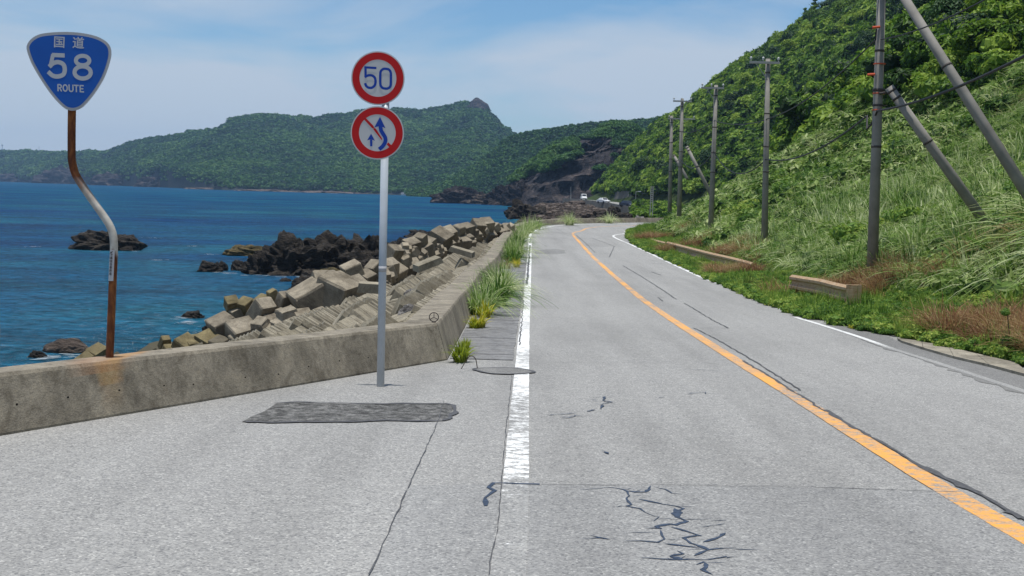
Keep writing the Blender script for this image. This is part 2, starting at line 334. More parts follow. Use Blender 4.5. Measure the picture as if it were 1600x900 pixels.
def mk_water():
    t = MT('sea_water', .14, .5); g = t.geo; b = t.b
    b.inputs['IOR'].default_value = 1.33
    n = t.noise(t.map(g, (.7, 1.0, 1)), .035, 5, .6, .4); st = t.noise(t.map(g, (.25, 1.0, 1), (0, 0, .06)), .014, 4, .55)
    c = t.ramp(t.math('ADD', t.math('MULTIPLY', n, .6), t.math('MULTIPLY', st, .4)), [(.38, (.001, .030, .098)), (.5, (.003, .052, .118)), (.62, (.009, .090, .128)), (.72, (.03, .14, .19))])
    sh = t.math('ADD', t.sep(g, 1), t.math('MULTIPLY', t.noise(g, .05, 4, .6), 90)); c = t.mix(t.ramp(t.math('MULTIPLY', sh, .005), [(.30, .75), (.75, .0)]), c, (.012, .105, .150))
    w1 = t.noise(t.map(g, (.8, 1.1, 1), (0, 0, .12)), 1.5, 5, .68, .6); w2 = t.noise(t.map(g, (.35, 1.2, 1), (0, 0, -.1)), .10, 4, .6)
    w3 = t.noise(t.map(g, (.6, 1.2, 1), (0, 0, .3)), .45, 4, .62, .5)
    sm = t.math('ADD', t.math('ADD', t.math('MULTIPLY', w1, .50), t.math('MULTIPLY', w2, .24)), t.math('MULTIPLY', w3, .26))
    c = t.mix(1.0, c, t.ramp(sm, [(.41, .48), (.50, .97), (.585, 1.65)]), 'MULTIPLY')  # light and dark of the wave faces painted into the water colour
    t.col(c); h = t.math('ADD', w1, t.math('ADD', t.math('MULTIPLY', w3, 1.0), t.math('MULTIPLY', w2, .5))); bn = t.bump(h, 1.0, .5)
    b.inputs['Specular IOR Level'].default_value = 0; b.inputs['Roughness'].default_value = 1
    gl = t.N.new('ShaderNodeBsdfGlossy'); gl.inputs['Roughness'].default_value = .18; t.L.new(bn.outputs[0], gl.inputs['Normal'])
    ms = t.N.new('ShaderNodeMixShader'); ms.inputs[0].default_value = .05; t.L.new(b.outputs[0], ms.inputs[1]); t.L.new(gl.outputs[0], ms.inputs[2]); t.L.new(ms.outputs[0], t.N['Material Output'].inputs[0])
    return t.m
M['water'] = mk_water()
M['foam'] = simple('foam', (.34, .40, .42), .6, .3, 3, .2, 0, 0)

# ------------------------------------------------------------------ plan of the place
LP = [(829,365),(827,400),(823,465),(815,570),(800,750)]
# inner edge of the road towards the hill / verge, outer edge at the wall
WALLY = [-12, 1, 9.2, 15.6, 22.6, 33.6, 45.5, 61, 83, 95, 106, 112]
WALLX = [-14.3, -8.3, -4.15, -.86, -.84, -.80, -.43, -.24, .25, 1.2, 3.0, 5.2]
ROWS = []      # (outer point, inner point) of the road in plan
VX_Y = [-12, 5, 17, 25, 40, 55, 70, 82, 92]
VX_X = [8.2, 8.0, 7.8, 6.75, 6.95, 7.6, 8.0, 8.4, 9.0]
def vx(y): return np.interp(y, VX_Y, VX_X)
def wx(y): return np.interp(y, WALLY, WALLX)
for y in list(np.arange(-12, 20, .8))+list(np.arange(20, 92, 2.0)):
    ROWS.append(((float(wx(y)), y), (float(vx(y)), y)))
for o_, i_ in [((1.0,93),(9.0,92)),((2.0,100),(9.5,98)),((3.3,106.5),(10.6,104)),((5.3,112),(12.6,109)),((9,118.5),(16,113.5)),((13.9,124.5),(20.5,118)),((20,130.5),(26,123.5)),((28,135.5),(33,128.5)),((40,140),(44,132.5)),((52,146),(56,138))]: ROWS.append((o_, i_))
XB_Y = [-12, 10, 20, 30, 45, 60, 75, 90, 100, 110, 120, 130, 140, 160, 200, 240, 262, 300, 350, 400, 450, 520]
XB_X = [9.6, 9.2, 9.0, 8.7, 9.0, 9.5, 10.0, 11.0, 12.2, 15.5, 25, 36, 46, 55, 52, 40, 35, 31, 29, 28.5, 30, 36]
def xb(y): return np.interp(y, XB_Y, XB_X)
def sstep(a, b, x):
    t = np.clip((np.asarray(x, float)-a)/(b-a), 0, 1); return t*t*(3-2*t)
CREST_T = {'px': [1010, 1040, 1060, 1100, 1130, 1150, 1180, 1200, 1230, 1260, 1290, 1400, 1600], 'g': [1.0]*13}
def hill(x, y):
    x = np.asarray(x, float); y = np.asarray(y, float); u = x-xb(y)
    w_ = sstep(95, 170, y)
    p1 = np.where(u < 14, .50*u, 7.0+.82*(u-14)); p2 = 1.05*u
    p = np.where(u < 0, 0, p1*(1-w_)+p2*w_)
    top = np.interp(y, [0, 150, 250, 350, 450, 520], [56, 66, 78, 74, 45, 36])
    # round off towards the crest
    p = top*np.tanh(np.maximum(p, 0)/top*1.12)
    p = p - np.maximum(u-90, 0)*.25
    amp = np.clip(u/12, 0, 1)
    p = p + amp*(fvn(x, y, .035, 3)*3.2+fvn(x, y, .14, 5)*.8)
    return zr(y)-.04+p

# ------------------------------------------------------------------ ground and sea
def sheet(name, mat, rows, dz=0.0, zf=None, smooth=True, parent=None):
    "mesh from rows of equally many (x,y,z) points"
    n = len(rows[0]); v = [p for r in rows for p in r]; f = []
    for i in range(len(rows)-1):
        for j in range(n-1): f.append((i*n+j, i*n+j+1, (i+1)*n+j+1, (i+1)*n+j))
    return obj(name, v, f, mat, parent, smooth)
X0, X1, Y0, Y1 = -2900, 1500, -90, 4300
tag(obj('ground', [(X0,Y0,-4),(X1,Y0,-4),(X1,Y1,-4),(X0,Y1,-4)], [(0,1,2,3)], M['shore']), kind='structure')
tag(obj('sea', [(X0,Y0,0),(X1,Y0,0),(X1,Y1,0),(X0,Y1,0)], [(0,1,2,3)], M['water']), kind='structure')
rows = []
for (a, b) in ROWS:
    r = []
    for k in range(13):
        t = k/12; x = a[0]*(1-t)+b[0]*t; y = a[1]*(1-t)+b[1]*t; r.append((x, y, float(zr(y))))
    rows.append(r)
road = tag(sheet('road', M['asphalt'], rows), kind='structure')
# verge between road and hill foot
rows = []
for (a, b) in ROWS:
    y = b[1]; x0 = b[0]; x1 = max(float(xb(y))+.6, x0+.5)
    rows.append([(x0-.02, y, float(zr(y))-.03), ((x0+x1)/2, y, float(zr(y))+.02), (x1, y, float(zr(y))+.25)])
tag(sheet('verge_ground', M['soil'], rows), kind='structure')
# hillside
ys = np.concatenate([np.arange(-12, 130, 2.0), np.arange(130, 522, 4.0)]); us = np.concatenate([np.arange(-1.5, 40, 1.25), np.arange(40, 131, 3.5)])
U_, Y_ = np.meshgrid(us, ys); X_ = xb(Y_)+U_; Z_ = hill(X_, Y_)
Z_ = np.where(U_ < -.5, Z_-1.5, Z_)
tag(sheet('hillside', M['soil'], [[(X_[i, j], Y_[i, j], Z_[i, j]) for j in range(len(us))] for i in range(len(ys))]), kind='structure')
# embankment on the sea side
def crest(y):   # seaward height of the rubble slope below road level
    return np.interp(y, [0, 15, 25, 45, 60, 80, 110], [2.6, 2.7, 3.0, 3.2, 3.5, 3.5, 2.5])
rows = []
for i, (a, b) in enumerate(ROWS):
    a2 = ROWS[min(i+1, len(ROWS)-1)][0]; a1 = ROWS[max(i-1, 0)][0]; d = Vector((a2[0]-a1[0], a2[1]-a1[1])).normalized(); nrm = Vector((-d.y, d.x))
    z0 = float(zr(a[1]))
    if a[1] < 90: continue
    prof = [(-.1, -.15), (.6, -.15), (3, -1.4), (7, -2.6), (12, -4.2), (16, -8)]
    rows.append([(a[0]+nrm.x*s, a[1]+nrm.y*s, z0+dz) for s, dz in prof])
tag(sheet('embankment', M['shore'], rows), kind='structure')
# the sea-side apron west of the wall, a broad sloping bench seen over the wall
def apron_z(x, y):
    s = float(wx(y)) - x if y > 15.6 else max(0, (float(wx(15.6))-x)*.9)
    return float(np.interp(s, [0, .5, 2, 5, 9, 13, 18], [zr(y)-.15, zr(y)-.15, zr(y)-.55, zr(y)-1.5, zr(y)-3.0, 0.1, -2]))
rows = []
for y in np.arange(-12, 96, 1.6):
    x0 = float(wx(y)); rows.append([(x0-s, y, apron_z(x0-s, y) if y > 15.6 else float(np.interp(s, [0, .5, 3, 9, 14, 18], [zr(y)-.15, zr(y)-.2, zr(y)-1.4, 1.0, -.6, -2]))) for s in (-.1, .5, 2, 5, 9, 13, 18)])
tag(sheet('shore_slope', M['shore'], rows), kind='structure')
# cove floor and far road
FR = [(60,150),(58,175),(50,205),(38,238),(29.5,262),(25.5,300),(23.6,345),(22.4,390),(22.6,430),(28,475)]
def far_pt(px, py_top, y): return P(px, py_top, y)
FW = [(1060,334,225),(1000,326,240),(974,321.2,262),(955,317.5,290),(925,313.2,330),(900,311.2,365),(884,309.8,392),(880,309.5,420)]
fw = [P(a, b, c) for a, b, c in FW]
rows = []
for q in fw:
    zt = q.z-.35; rows.append([(q.x+.25, q.y+.3, zt), (q.x+3.5, q.y+2, zt+.02), (q.x+7.2, q.y+4, zt+.05)])
tag(sheet('far_road', M['asphalt'], rows), kind='structure')
rows = []
for q in fw:
    zt = q.z-.33; rows.append([(q.x+7.0, q.y+4, zt-.1), (q.x+10, q.y+5, zt+.9), (q.x+16, q.y+6, zt+4)])
tag(sheet('far_verge', M['soil'], rows), kind='structure')
rows = []
def cove_z(x, y, t): return -2*(1-min(1, t/.12))+min(1, t/.12)*float(np.interp(y, [118, 150, 200, 290, 330, 470], [.2, .9, 1.8, 3.2, 2.9, 2.6]))*(1.0-.15*t)
for i, y in enumerate(np.arange(118, 470, 7.0)):
    xe = float(np.interp(y, [118, 160, 200, 260, 330, 392, 470], [60, 62, 50, 30, 26, 24, 24])); xs = float(np.interp(y, [118, 140, 200, 290, 350, 430, 470], [-4, -7, -3, 3, 9, 14, 18]))
    r = []
    for k in range(22):
        t = k/21; x = xs*(1-t)+xe*t; z = cove_z(x, y, t)+fbm(x, y, 0, 5, .11)*.5*(0 if k == 0 else 1)
        r.append((x, y, z))
    rows.append(r)
tag(sheet('cove_ground', M['rock_brown'], rows, smooth=False), kind='structure')

# ------------------------------------------------------------------ sea wall
def wall_frames():
    pts = list(zip(WALLX, WALLY)) + [(9, 118.5), (13.9, 124.5), (20, 130.5), (28, 135.5), (40, 140), (52, 146)]
    dense = [pts[0]]
    for a, b in zip(pts[:-1], pts[1:]):
        n = max(1, int(math.hypot(b[0]-a[0], b[1]-a[1])/3.0))
        for k in range(1, n+1): dense.append((a[0]+(b[0]-a[0])*k/n, a[1]+(b[1]-a[1])*k/n))
    fr = []
    for i, p in enumerate(dense):
        d1 = Vector(p)-Vector(dense[i-1]) if i else Vector(dense[1])-Vector(p)
        d2 = Vector(dense[i+1])-Vector(p) if i < len(dense)-1 else d1
        d1.normalize(); d2.normalize(); d = (d1+d2).normalized(); nrm = Vector((-d.y, d.x)); k = 1/max(.5, nrm.dot(Vector((-d1.y, d1.x))))
        fr.append((Vector(p), nrm*k))
    return fr
wf = wall_frames()
def wall_h(y): return float(np.interp(y, [-12, 9, 15.6, 23, 24, 90, 150], [.50, .49, .50, .50, .44, .46, .5]))
def section(fr, gap=0.01):
    v = []; f = []; n = 7
    for i, (p, nn) in enumerate(fr):
        zb = float(zr(p.y)); h = wall_h(p.y); wt = float(np.interp(p.y, [0, 10, 15.6, 24, 60], [.30, .30, .44, .5, .5]))
        prof = [(0, -.12), (.0, .02), (.135, h-.03), (.155, h), (.15+wt, h-.005), (.17+wt, h-.03), (.2+wt, -.9)]
        for s, z in prof:
            j = .006*fbm(p.x+s, p.y, z, 3, 1.7)
            v.append((p.x+nn.x*(s+j), p.y+nn.y*(s+j), zb+z))
    for i in range(len(fr)-1):
        for j in range(n-1): f.append((i*n+j, (i+1)*n+j, (i+1)*n+j+1, i*n+j+1))
    f.append(tuple(range(n))); f.append(tuple((len(fr)-1)*n+j for j in reversed(range(n))))
    return v, f
sea_wall = empty('sea_wall', (0, 0, 0)); tag(sea_wall, 'low weathered concrete sea wall running along the left road edge', 'sea wall')
cuts = []; i = 0
while i < len(wf)-1:
    j = min(i+3, len(wf)-1); 
    fr = [(a.copy(), b) for a, b in wf[i:j+1]]
    e = (fr[-1][0]-fr[-2][0]).normalized()*.012; fr[-1] = (fr[-1][0]-e, fr[-1][1])
    obj('wall_section', *section(fr), M['wall'], sea_wall); i = j
# formwork holes in the near face
mb = MB()
def wall_face(px, py):
    "point on the inclined road-side face of the near wall"
    r = ray(px, py); a = Vector((WALLX[2], WALLY[2])); b = Vector((WALLX[3], WALLY[3])); 
    d = (b-a).normalized(); n = Vector((-d.y, d.x)); y = 11
    for _ in range(40):
        q = CAM+r*y; h = q.z-float(zr(q.y)); s = .135*max(0, min(1, h/.47)); 
        dist = (Vector((q.x, q.y))-a).dot(n)-s; y = y-dist/(r.x*n.x+n.y)*.7
    return CAM+r*y, Vector((-n.x, -n.y, 0)), Vector((d.x, d.y, 0))
for px, py in [(26,632),(106,621),(186,610),(256,603),(302,601)] + [(435,585),(482,573),(530,564),(575,559),(640,552),(690,545),(383,590)]:
    q, nn, dd = wall_face(px, py)
    mb.tube([q+nn*.004, q-nn*.02], [.011, .006], 8)
mb.build('tie_holes', M['hole'], sea_wall)['kind'] = 'stuff'
for px, py, l in [(18, 686, 'round drain cap at the foot of the sea wall, left end of the photo'), (375, 629, 'round drain cap at the foot of the sea wall beside the dark asphalt patch'), (621, 588, 'round drain cap at the wall foot just right of the speed limit pole')]:
    q, nn, dd = wall_face(px, py-1); mb = MB(); mb.tube([q+nn*.028, q-nn*.03], [.028, .033], 14); o = mb.build('drain_cap', M['iron'] if px > 100 else M['kerb']); o['label'] = l; o['category'] = 'drain cap'; o['group'] = 'drain caps at the foot of the wall'
    mb = MB(); mb.tube([q+nn*.03+dd*.03, q+nn*.034+dd*.035-Vector((0,0,.035))], .006, 6); mb.build('hinge', M['plate_edge'], o)

# ------------------------------------------------------------------ road surface details
def plan_ribbon(name, pts, width, dz, mat, parent=None, jag=0, seg=.25, endtaper=False):
    pts = [Vector((p[0], p[1], 0)) for p in pts]
    d = [pts[0]]
    for a, b in zip(pts[:-1], pts[1:]):
        n = max(1, int((b-a).length/seg))
        for k in range(1, n+1): d.append(a.lerp(b, k/n))
    v = []; f = []; m_ = len(d)
    for i, p in enumerate(d):
        t = (d[min(i+1, m_-1)]-d[max(i-1, 0)]).normalized(); n = Vector((-t.y, t.x, 0))
        w_ = width(i/(m_-1)) if callable(width) else width
        a = w_/2; b = w_/2
        if jag: a *= 1+jag*random.uniform(-1, 1); b *= 1+jag*random.uniform(-1, 1)
        if endtaper: k = min(1, 9*min(i, m_-1-i)/(m_-1)+.15); a *= k; b *= k
        for q in (p+n*a, p-n*b): v.append((q.x, q.y, float(zr(q.y))+dz))
    for i in range(m_-1): f.append((2*i, 2*i+1, 2*i+3, 2*i+2))
    return obj(name, v, f, mat, parent)
def gp(L_): return [G(a, b) for a, b in L_]
def gpoly(name, px, dz, mat, parent=None):
    q = [G(a, b) for a, b in px]; v = [(p.x, p.y, float(zr(p.y))+dz) for p in q]
    o = obj(name, v, [tuple(range(len(v)))], mat, parent)
    bm = bmesh.new(); bm.from_mesh(o.data); bmesh.ops.triangulate(bm, faces=bm.faces); bmesh.ops.recalc_face_normals(bm, faces=bm.faces)
    for f in bm.faces:
        if f.normal.z < 0: f.normal_flip()
    bm.to_mesh(o.data); bm.free(); return o
wl = gp([(829,366),(828,385),(827.5,400),(825,440),(823.5,465),(819,520),(816,570),(812,640),(806.5,750),(798,850),(790,920)])
far_wl = [Vector((1.9, 92, 0)), Vector((2.8, 99, 0)), Vector((4.2, 105.5, 0)), Vector((6.3, 111, 0)), Vector((9.8, 117, 0)), Vector((14.6, 123, 0)), Vector((21, 129, 0))]
def smoothpath(p, n=6): return crom(p, n)
plan_ribbon('white_edge_line', smoothpath(far_wl[::-1]+wl), .185, .006, M['white_paint'], road, .04)
yl = gp([(895,365),(907,380),(925,400),(958,430),(1000,465),(1040,493),(1080,519),(1160,569.5),(1220,606),(1280,644),(1440,744),(1600,838),(1720,905)])
far_yl = [Vector((5.4, 92, 0)), Vector((6.3, 99, 0)), Vector((7.8, 105, 0)), Vector((10, 109.5, 0)), Vector((13.2, 114.3, 0)), Vector((18, 120.3, 0))]
plan_ribbon('yellow_centre_line', smoothpath(far_yl[::-1]+yl), .19, .006, M['yellow_paint'], road, .03)
rl1 = gp([(958,369),(985,382),(1020,398),(1060,417),(1100,435),(1132,447)])
plan_ribbon('white_edge_line', smoothpath([Vector((9.2, 95, 0)), Vector((8.6, 89, 0))]+rl1), .15, .006, M['white_thin'], road, .04)
rl2 = gp([(1243,496),(1290,510),(1340,526),(1400,547),(1470,569),(1540,592),(1640,625)])
plan_ribbon('white_edge_line', smoothpath(rl2), .12, .006, M['white_thin'], road, .06)
# resurfaced near stretch, slightly bluer
gpoly('asphalt_repair', [(570,925),(598,852),(612,822),(641,759),(790,758),(1010,759),(1300,763),(1478,768),(1560,812),(1745,925)], .004, M['asphalt_b'], road)
plan_ribbon('gravel_shoulder', gp([(1290,506),(1340,518),(1400,541),(1470,560),(1560,588),(1660,617)]), lambda t: .45+.6*t, .005, M['asphalt_d'], road, .15)
z5 = lambda L_, ox, oy, k: [(ox+a/k, oy+b/k) for a, b in L_]
CR = [([(20,68),(250,69),(500,65),(760,74)], .012), ([(-100,545),(0,545),(300,548),(560,545),(800,550),(1000,553),(1640,575)], .016),
 ([(165,567),(280,556),(350,572),(360,590),(345,600),(365,625),(345,630),(400,640),(420,655),(475,672),(430,690)], .032),
 ([(440,550),(420,575),(380,575),(350,570)], .05), ([(455,555),(500,565),(525,580),(585,587)], .025),
 ([(395,603),(440,612),(540,630),(570,640),(525,660),(560,680),(580,690),(515,700),(480,718),(415,716)], .045),
 ([(535,640),(548,655),(560,680)], .10), ([(580,690),(615,698)], .02), ([(520,712),(570,725),(620,745),(570,755),(600,775),(640,790),(670,800),(775,792)], .05),
 ([(480,725),(485,745),(495,760),(470,772),(335,768)], .035), ([(495,778),(560,785),(640,795)], .04), ([(680,798),(640,812),(610,825)], .06),
 ([(405,832),(510,838),(570,840),(740,832),(770,828)], .035), ([(515,828),(545,832),(572,840)], .09), ([(545,805),(570,818),(515,826)], .05), ([(620,860),(650,850),(660,870),(640,880),(685,900)], .06),
 ([(165,760),(260,757),(205,745)], .018), ([(240,752),(285,762)], .03), ([(645,772),(680,762),(735,735)], .045), ([(635,713),(690,706),(735,700)], .018), ([(680,687),(745,686)], .018), ([(355,733),(470,736)], .015),
 ([(40,275),(100,270),(150,264)], .03), ([(90,288),(145,275),(185,278)], .035), ([(192,260),(225,252)], .035), ([(248,250),(245,235),(295,224),(255,215),(268,200)], .045), ([(200,210),(245,216)], .025),
 ([(470,206),(497,203)], .05), ([(250,413),(262,417),(277,426)], .05), ([(291,350),(301,353)], .05), ([(585,192),(655,183),(650,189)], .02), ([(580,94),(640,96),(720,103)], .02), ([(655,120),(735,128)], .015)]
for k, (pl, w_) in enumerate(CR):
    q = gp(z5(pl, 840, 540, 2.5)); n = []
    for a, b in zip(q[:-1], q[1:]):
        n.append(a); l = (b-a).length
        for j in range(1, int(l/.12)+1):
            p_ = a.lerp(b, j*.12/l) if l else a; s = min(.035, w_*.8) if k > 1 else .006; n.append(p_+Vector((random.uniform(-s, s), random.uniform(-s, s), 0)))
    n.append(q[-1])
    if k > 1 and len(n) > 4:
        for j in range(len(n)//4):
            a = random.choice(n[1:-1]); l_ = random.uniform(.05, .22); an = random.choice((0, math.pi))+random.uniform(-.5, .5)
            bp = [a, a+Vector((math.cos(an)*l_*.5, math.sin(an)*l_*.3, 0)), a+Vector((math.cos(an+.3)*l_, math.sin(an+.3)*l_*.8, 0))]
            plan_ribbon('sealed_crack', bp, .008, .0068, M['seal'], road, .5, .05, endtaper=True)
    wob = [random.uniform(.25, 1.35) for _ in range(12)]
    plan_ribbon('sealed_crack', n, (lambda t, w_=w_, wob=wob: w_*.55*(wob[int(t*10.99)]*(1-(t*10.99) % 1)+wob[int(t*10.99)+1]*((t*10.99) % 1))) if k > 1 else w_*.5, .0070+.00005*k, M['seal'] if k > 1 else M['seal_d'], road, .6, .04, endtaper=k > 1)
def seam(pl, w_, mat='seal_d', jag=.6, s=.015, dz=.03):
    q = gp(pl); n = []
    for a, b in zip(q[:-1], q[1:]):
        l = (b-a).length; m_ = max(1, int(l/.2))
        for j in range(m_): n.append(a.lerp(b, j/m_)+Vector((random.uniform(-s, s), random.uniform(-s, s), 0)))
    n.append(q[-1]); return plan_ribbon('tar_seam', n, w_, .0088+(dz-.03)*.12, M[mat], road, jag, .1)
seam([(1250,542+0),(1250,542)] and z5([(1250,542),(1080,538),(1060,560),(1075,570),(1040,600),(1045,630)], 340, 540, 2.5), .035, 'seal', .7, .02, .0301)
seam([(1085,513),(1118,530),(1150,548),(1200,578),(1252,611),(1228,610)], .022, dz=.0305)
seam([(1160,564),(1200,587),(1235,610),(1262,626),(1290,644)], .035, dz=.031)
seam([(1288,641),(1315,657),(1340,672)], .055, dz=.0315)
seam([(1338,671),(1372,690),(1400,706),(1440,729),(1470,744)], .035, dz=.032)
seam([(1440,730),(1490,756),(1528,772)], .07, dz=.0325); seam([(1525,771),(1560,790),(1580,802),(1625,825)], .03, dz=.033); seam([(1572,800),(1590,806),(1600,812)], .06, dz=.0335)
seam([(973,415),(1000,431),(1030,450),(1057,468)], .03, dz=.034); seam([(1069,474),(1090,486),(1112,500),(1138,513),(1082,513)], .022, dz=.0345)
seam([(1028,465),(1040,466),(1028,465),(1036,471)], .03, dz=.035); seam([(1018,425),(1032,430)], .03, dz=.0355); seam([(1018,425),(1050,427)], .03, dz=.036)
seam([(900,367),(915,380),(930,395)], .03, dz=.0362); seam([(880,363),(868,357)], .02, dz=.0364); seam([(925,372),(960,385),(952,402)], .03, dz=.0365)
seam([(693,627),(682,665),(660,713),(640,760),(612,822),(598,852),(576,900)], .0065, jag=.95, s=.008, dz=.037)
seam([(800,588),(794,640),(786,720),(782,780),(776,830),(764,900)], .006, jag=.95, s=.006, dz=.0375)
seam([(828,383),(823,445)], .075, dz=.038); seam([(829,372),(828,380)], .05, dz=.0381); seam([(818,470),(812,540)], .02, dz=.0385)
seam([(820,400),(905,400)], .03, dz=.039); seam([(815,575),(700,583)], .008, s=.004, dz=.0391)
def mk_patch():
    t = MT('asphalt_patch_rough', .9, .2); c, h, md = asphalt_col(t, .46)
    n = t.noise(t.geo, 9.0, 6, .8); c = t.mix(1.0, c, t.ramp(n, [(.38, .35), (.5, .95), (.62, 1.6)]), 'MULTIPLY'); t.col(c); t.bump(h, 1.0, .012); return t.m
M['patch'] = mk_patch()
M['patch2'] = mk_asphalt('asphalt_patch_worn', .74)
pa = [(432,631),(470,629.5),(560,632),(700,631.5),(706,634),(708,645),(700,656),(690,657.5),(600,658),(500,661),(420,661),(378,660),(392,652),(412,644)]
gpoly('dark_asphalt_patch', pa, .005, M['patch'], road)
seam(pa[:6]+[(700,656),(690,658),(560,659),(420,662),(385,660)], .05, jag=.8, s=.02, dz=.0392)
el = crom([G(a, b) for a, b in [(741,577.5),(765,576),(800,576),(822,578.5),(834,582.5),(815,585),(785,585.5),(760,583.5)]], 4, True)
o = obj('round_asphalt_patch', [(p.x, p.y, float(zr(p.y))+.0118) for p in el], [tuple(range(len(el)))[::-1]], M['patch2'], road)
plan_ribbon('tar_seam', el+[el[0]], .05, .0128, M['seal_d'], road, .35, .1)
o = gpoly('worn_asphalt_patch', [(835,391),(868,389),(882,391),(884,396),(870,397),(836,396)], .005, M['patch2'], road)
# concrete gutter slabs between the wall and the white line
def wline_x(y): return float(np.interp(y, [p.y for p in wl[::-1]], [p.x for p in wl[::-1]]))
y = 15.75; slabs = []
while y < 62:
    l = .62+random.uniform(-.03, .03); mb = MB(); g_ = .012+random.uniform(0, .01); t_ = .013+random.uniform(-.002, .004)
    xs_ = [(float(wx(y))+.03, wline_x(y)-.13), (float(wx(y+l))+.03, wline_x(y+l)-.13)]
    c = [(xs_[0][0], y+g_/2), (xs_[0][1]+random.uniform(-.01, .01), y+g_/2), (xs_[1][1]+random.uniform(-.01, .01), y+l-g_/2), (xs_[1][0], y+l-g_/2)]
    mb.add([(a, b, float(zr(b))-.02) for a, b in c]+[(a, b, float(zr(b))+t_) for a, b in c], [(4,5,6,7),(0,1,5,4),(1,2,6,5),(2,3,7,6),(3,0,4,7)])
    mb.build('gutter_slab', M['slab'], road); y += l
# flush kerb stones on the far right
ks = [((1402,532),(1408,536)),((1440,536.5),(1442,547)),((1482,546),(1490,561)),((1524,556),(1545,574)),((1588,571),(1612,592))]
for (a, b), (c, d) in zip(ks[:-1], ks[1:]):
    q = [G(*a), G(*b), G(*d), G(*c)]; mb = MB(); ce = (q[0]+q[1]+q[2]+q[3])/4; q = [ce+(p-ce)*.985 for p in q]
    mb.add([(p.x, p.y, float(zr(p.y))-.05) for p in q]+[(p.x, p.y, float(zr(p.y))+.045) for p in q], [(4,5,6,7),(0,1,5,4),(1,2,6,5),(2,3,7,6),(3,0,4,7)])
    mb.build('kerb_stone', M['kerb'], road)

# ------------------------------------------------------------------ signs
def loc_from(px, py, cx, cy, d):
    dx = (px-cx)*d/FPX; dy = (cy-py)*d/FPX
    return (dx*math.cos(ROLL)-dy*math.sin(ROLL), dx*math.sin(ROLL)+dy*math.cos(ROLL))
def flat(name, poly, y0, th, mat, parent, hole=None):
    "flat shape in the sign plane (x, z), front face at y0, facing -y"
    bm = bmesh.new()
    if hole:
        n = len(poly); vo = [bm.verts.new((a, y0, b)) for a, b in poly]; vi = [bm.verts.new((a, y0, b)) for a, b in hole]
        vb = [bm.verts.new((a, y0+th, b)) for a, b in poly]; vh = [bm.verts.new((a, y0+th, b)) for a, b in hole]
        for i in range(n):
            j = (i+1) % n; bm.faces.new((vo[i], vi[i], vi[j], vo[j])); bm.faces.new((vb[i], vo[i], vo[j], vb[j])); bm.faces.new((vi[i], vh[i], vh[j], vi[j]))
    else:
        vo = [bm.verts.new((a, y0, b)) for a, b in poly]; vb = [bm.verts.new((a, y0+th, b)) for a, b in poly]; n = len(poly)
        f = bm.faces.new(vo); bm.faces.new(vb[::-1]); 
        for i in range(n): j = (i+1) % n; bm.faces.new((vb[i], vo[i], vo[j], vb[j]))
        bmesh.ops.triangulate(bm, faces=[g for g in bm.faces if len(g.verts) > 4])
    bmesh.ops.recalc_face_normals(bm, faces=bm.faces)
    me = bpy.data.meshes.new(name); bm.to_mesh(me); bm.free(); me.materials.append(mat); return link(name, me, parent)
def stroke(mb, pts, w_, y0, th=.001, closed=False, dy=[0]):
    pts = [Vector((a, b)) for a, b in pts]; n = len(pts); L1 = []; R1 = []
    dy[0] = (dy[0]+1) % 7; y0 = y0-dy[0]*.00012
    for i, p in enumerate(pts):
        a = pts[i-1] if (i or closed) else None; b = pts[(i+1) % n] if (i < n-1 or closed) else None
        d1 = (p-a).normalized() if a is not None else None; d2 = (b-p).normalized() if b is not None else None
        d1 = d1 or d2; d2 = d2 or d1; nn = Vector((-(d1+d2).y, (d1+d2).x)); nn.normalize(); k = 1/max(.45, nn.dot(Vector((-d1.y, d1.x))))
        L1.append(p+nn*w_/2*k); R1.append(p-nn*w_/2*k)
    v = [(q.x, y0, q.y) for q in L1]+[(q.x, y0, q.y) for q in R1]; f = []
    for i in range(n if closed else n-1): j = (i+1) % n; f.append((i, n+i, n+j, j))
    mb.add(v, f)
# route sign
D58 = 10.64; CX, CY = 109.5, 112
rs = empty('route_sign', POLE58); tag(rs, 'blue rounded triangle route 58 sign on a bent rusty pole standing on the sea wall', 'route sign')
sc58 = P(CX, CY, D58)-POLE58
face = empty('sign_face_holder', (0, 0, 0)); bpy.data.objects.remove(face)
z1 = lambda L_: [(a/3.75, 20+b/3.75) for a, b in L_]
out = z1([(165,215),(175,180),(205,150),(250,130),(320,121),(400,118.5),(480,124),(560,140),(615,165),(645,195),(655,235),(645,290),(615,370),(580,430),(540,485),(500,530),(470,555),(435,568),(400,567),(370,553),(330,515),(290,465),(250,405),(215,345),(185,285)])
op = [tuple(v[:2]) for v in crom([Vector((*loc_from(a, b, CX, CY, D58), 0)) for a, b in out], 4, True)]
def shrink(poly, k):
    n = len(poly); r = []
    for i in range(n):
        a, b, c = Vector(poly[i-1]), Vector(poly[i]), Vector(poly[(i+1) % n]); d = (c-a).normalized(); nn = Vector((-d.y, d.x))
        if nn.dot(-b) < 0: nn = -nn
        q = b+nn*k; r.append((q.x, q.y))
    return r
pl = flat('sign_plate', op, -.008, .004, M['plate_edge'], rs); pl.location = sc58
ip = shrink(op, .026)
f1 = flat('blue_face', ip, -.0095, .001, M['route_blue'], pl)
def L58(pts): return [loc_from(a/3.75, 20+b/3.75, CX, CY, D58) for a, b in pts]
K58 = D58/FPX/3.75
def smooth2(p, n=6, closed=False): return [tuple(v[:2]) for v in crom([Vector((a, b, 0)) for a, b in p], n, closed)]
mb = MB(); Y = -.0108
stroke(mb, L58([(385,253),(312,250)]), 24*K58, Y); stroke(mb, L58([(318,246),(300,318)]), 22*K58, Y)
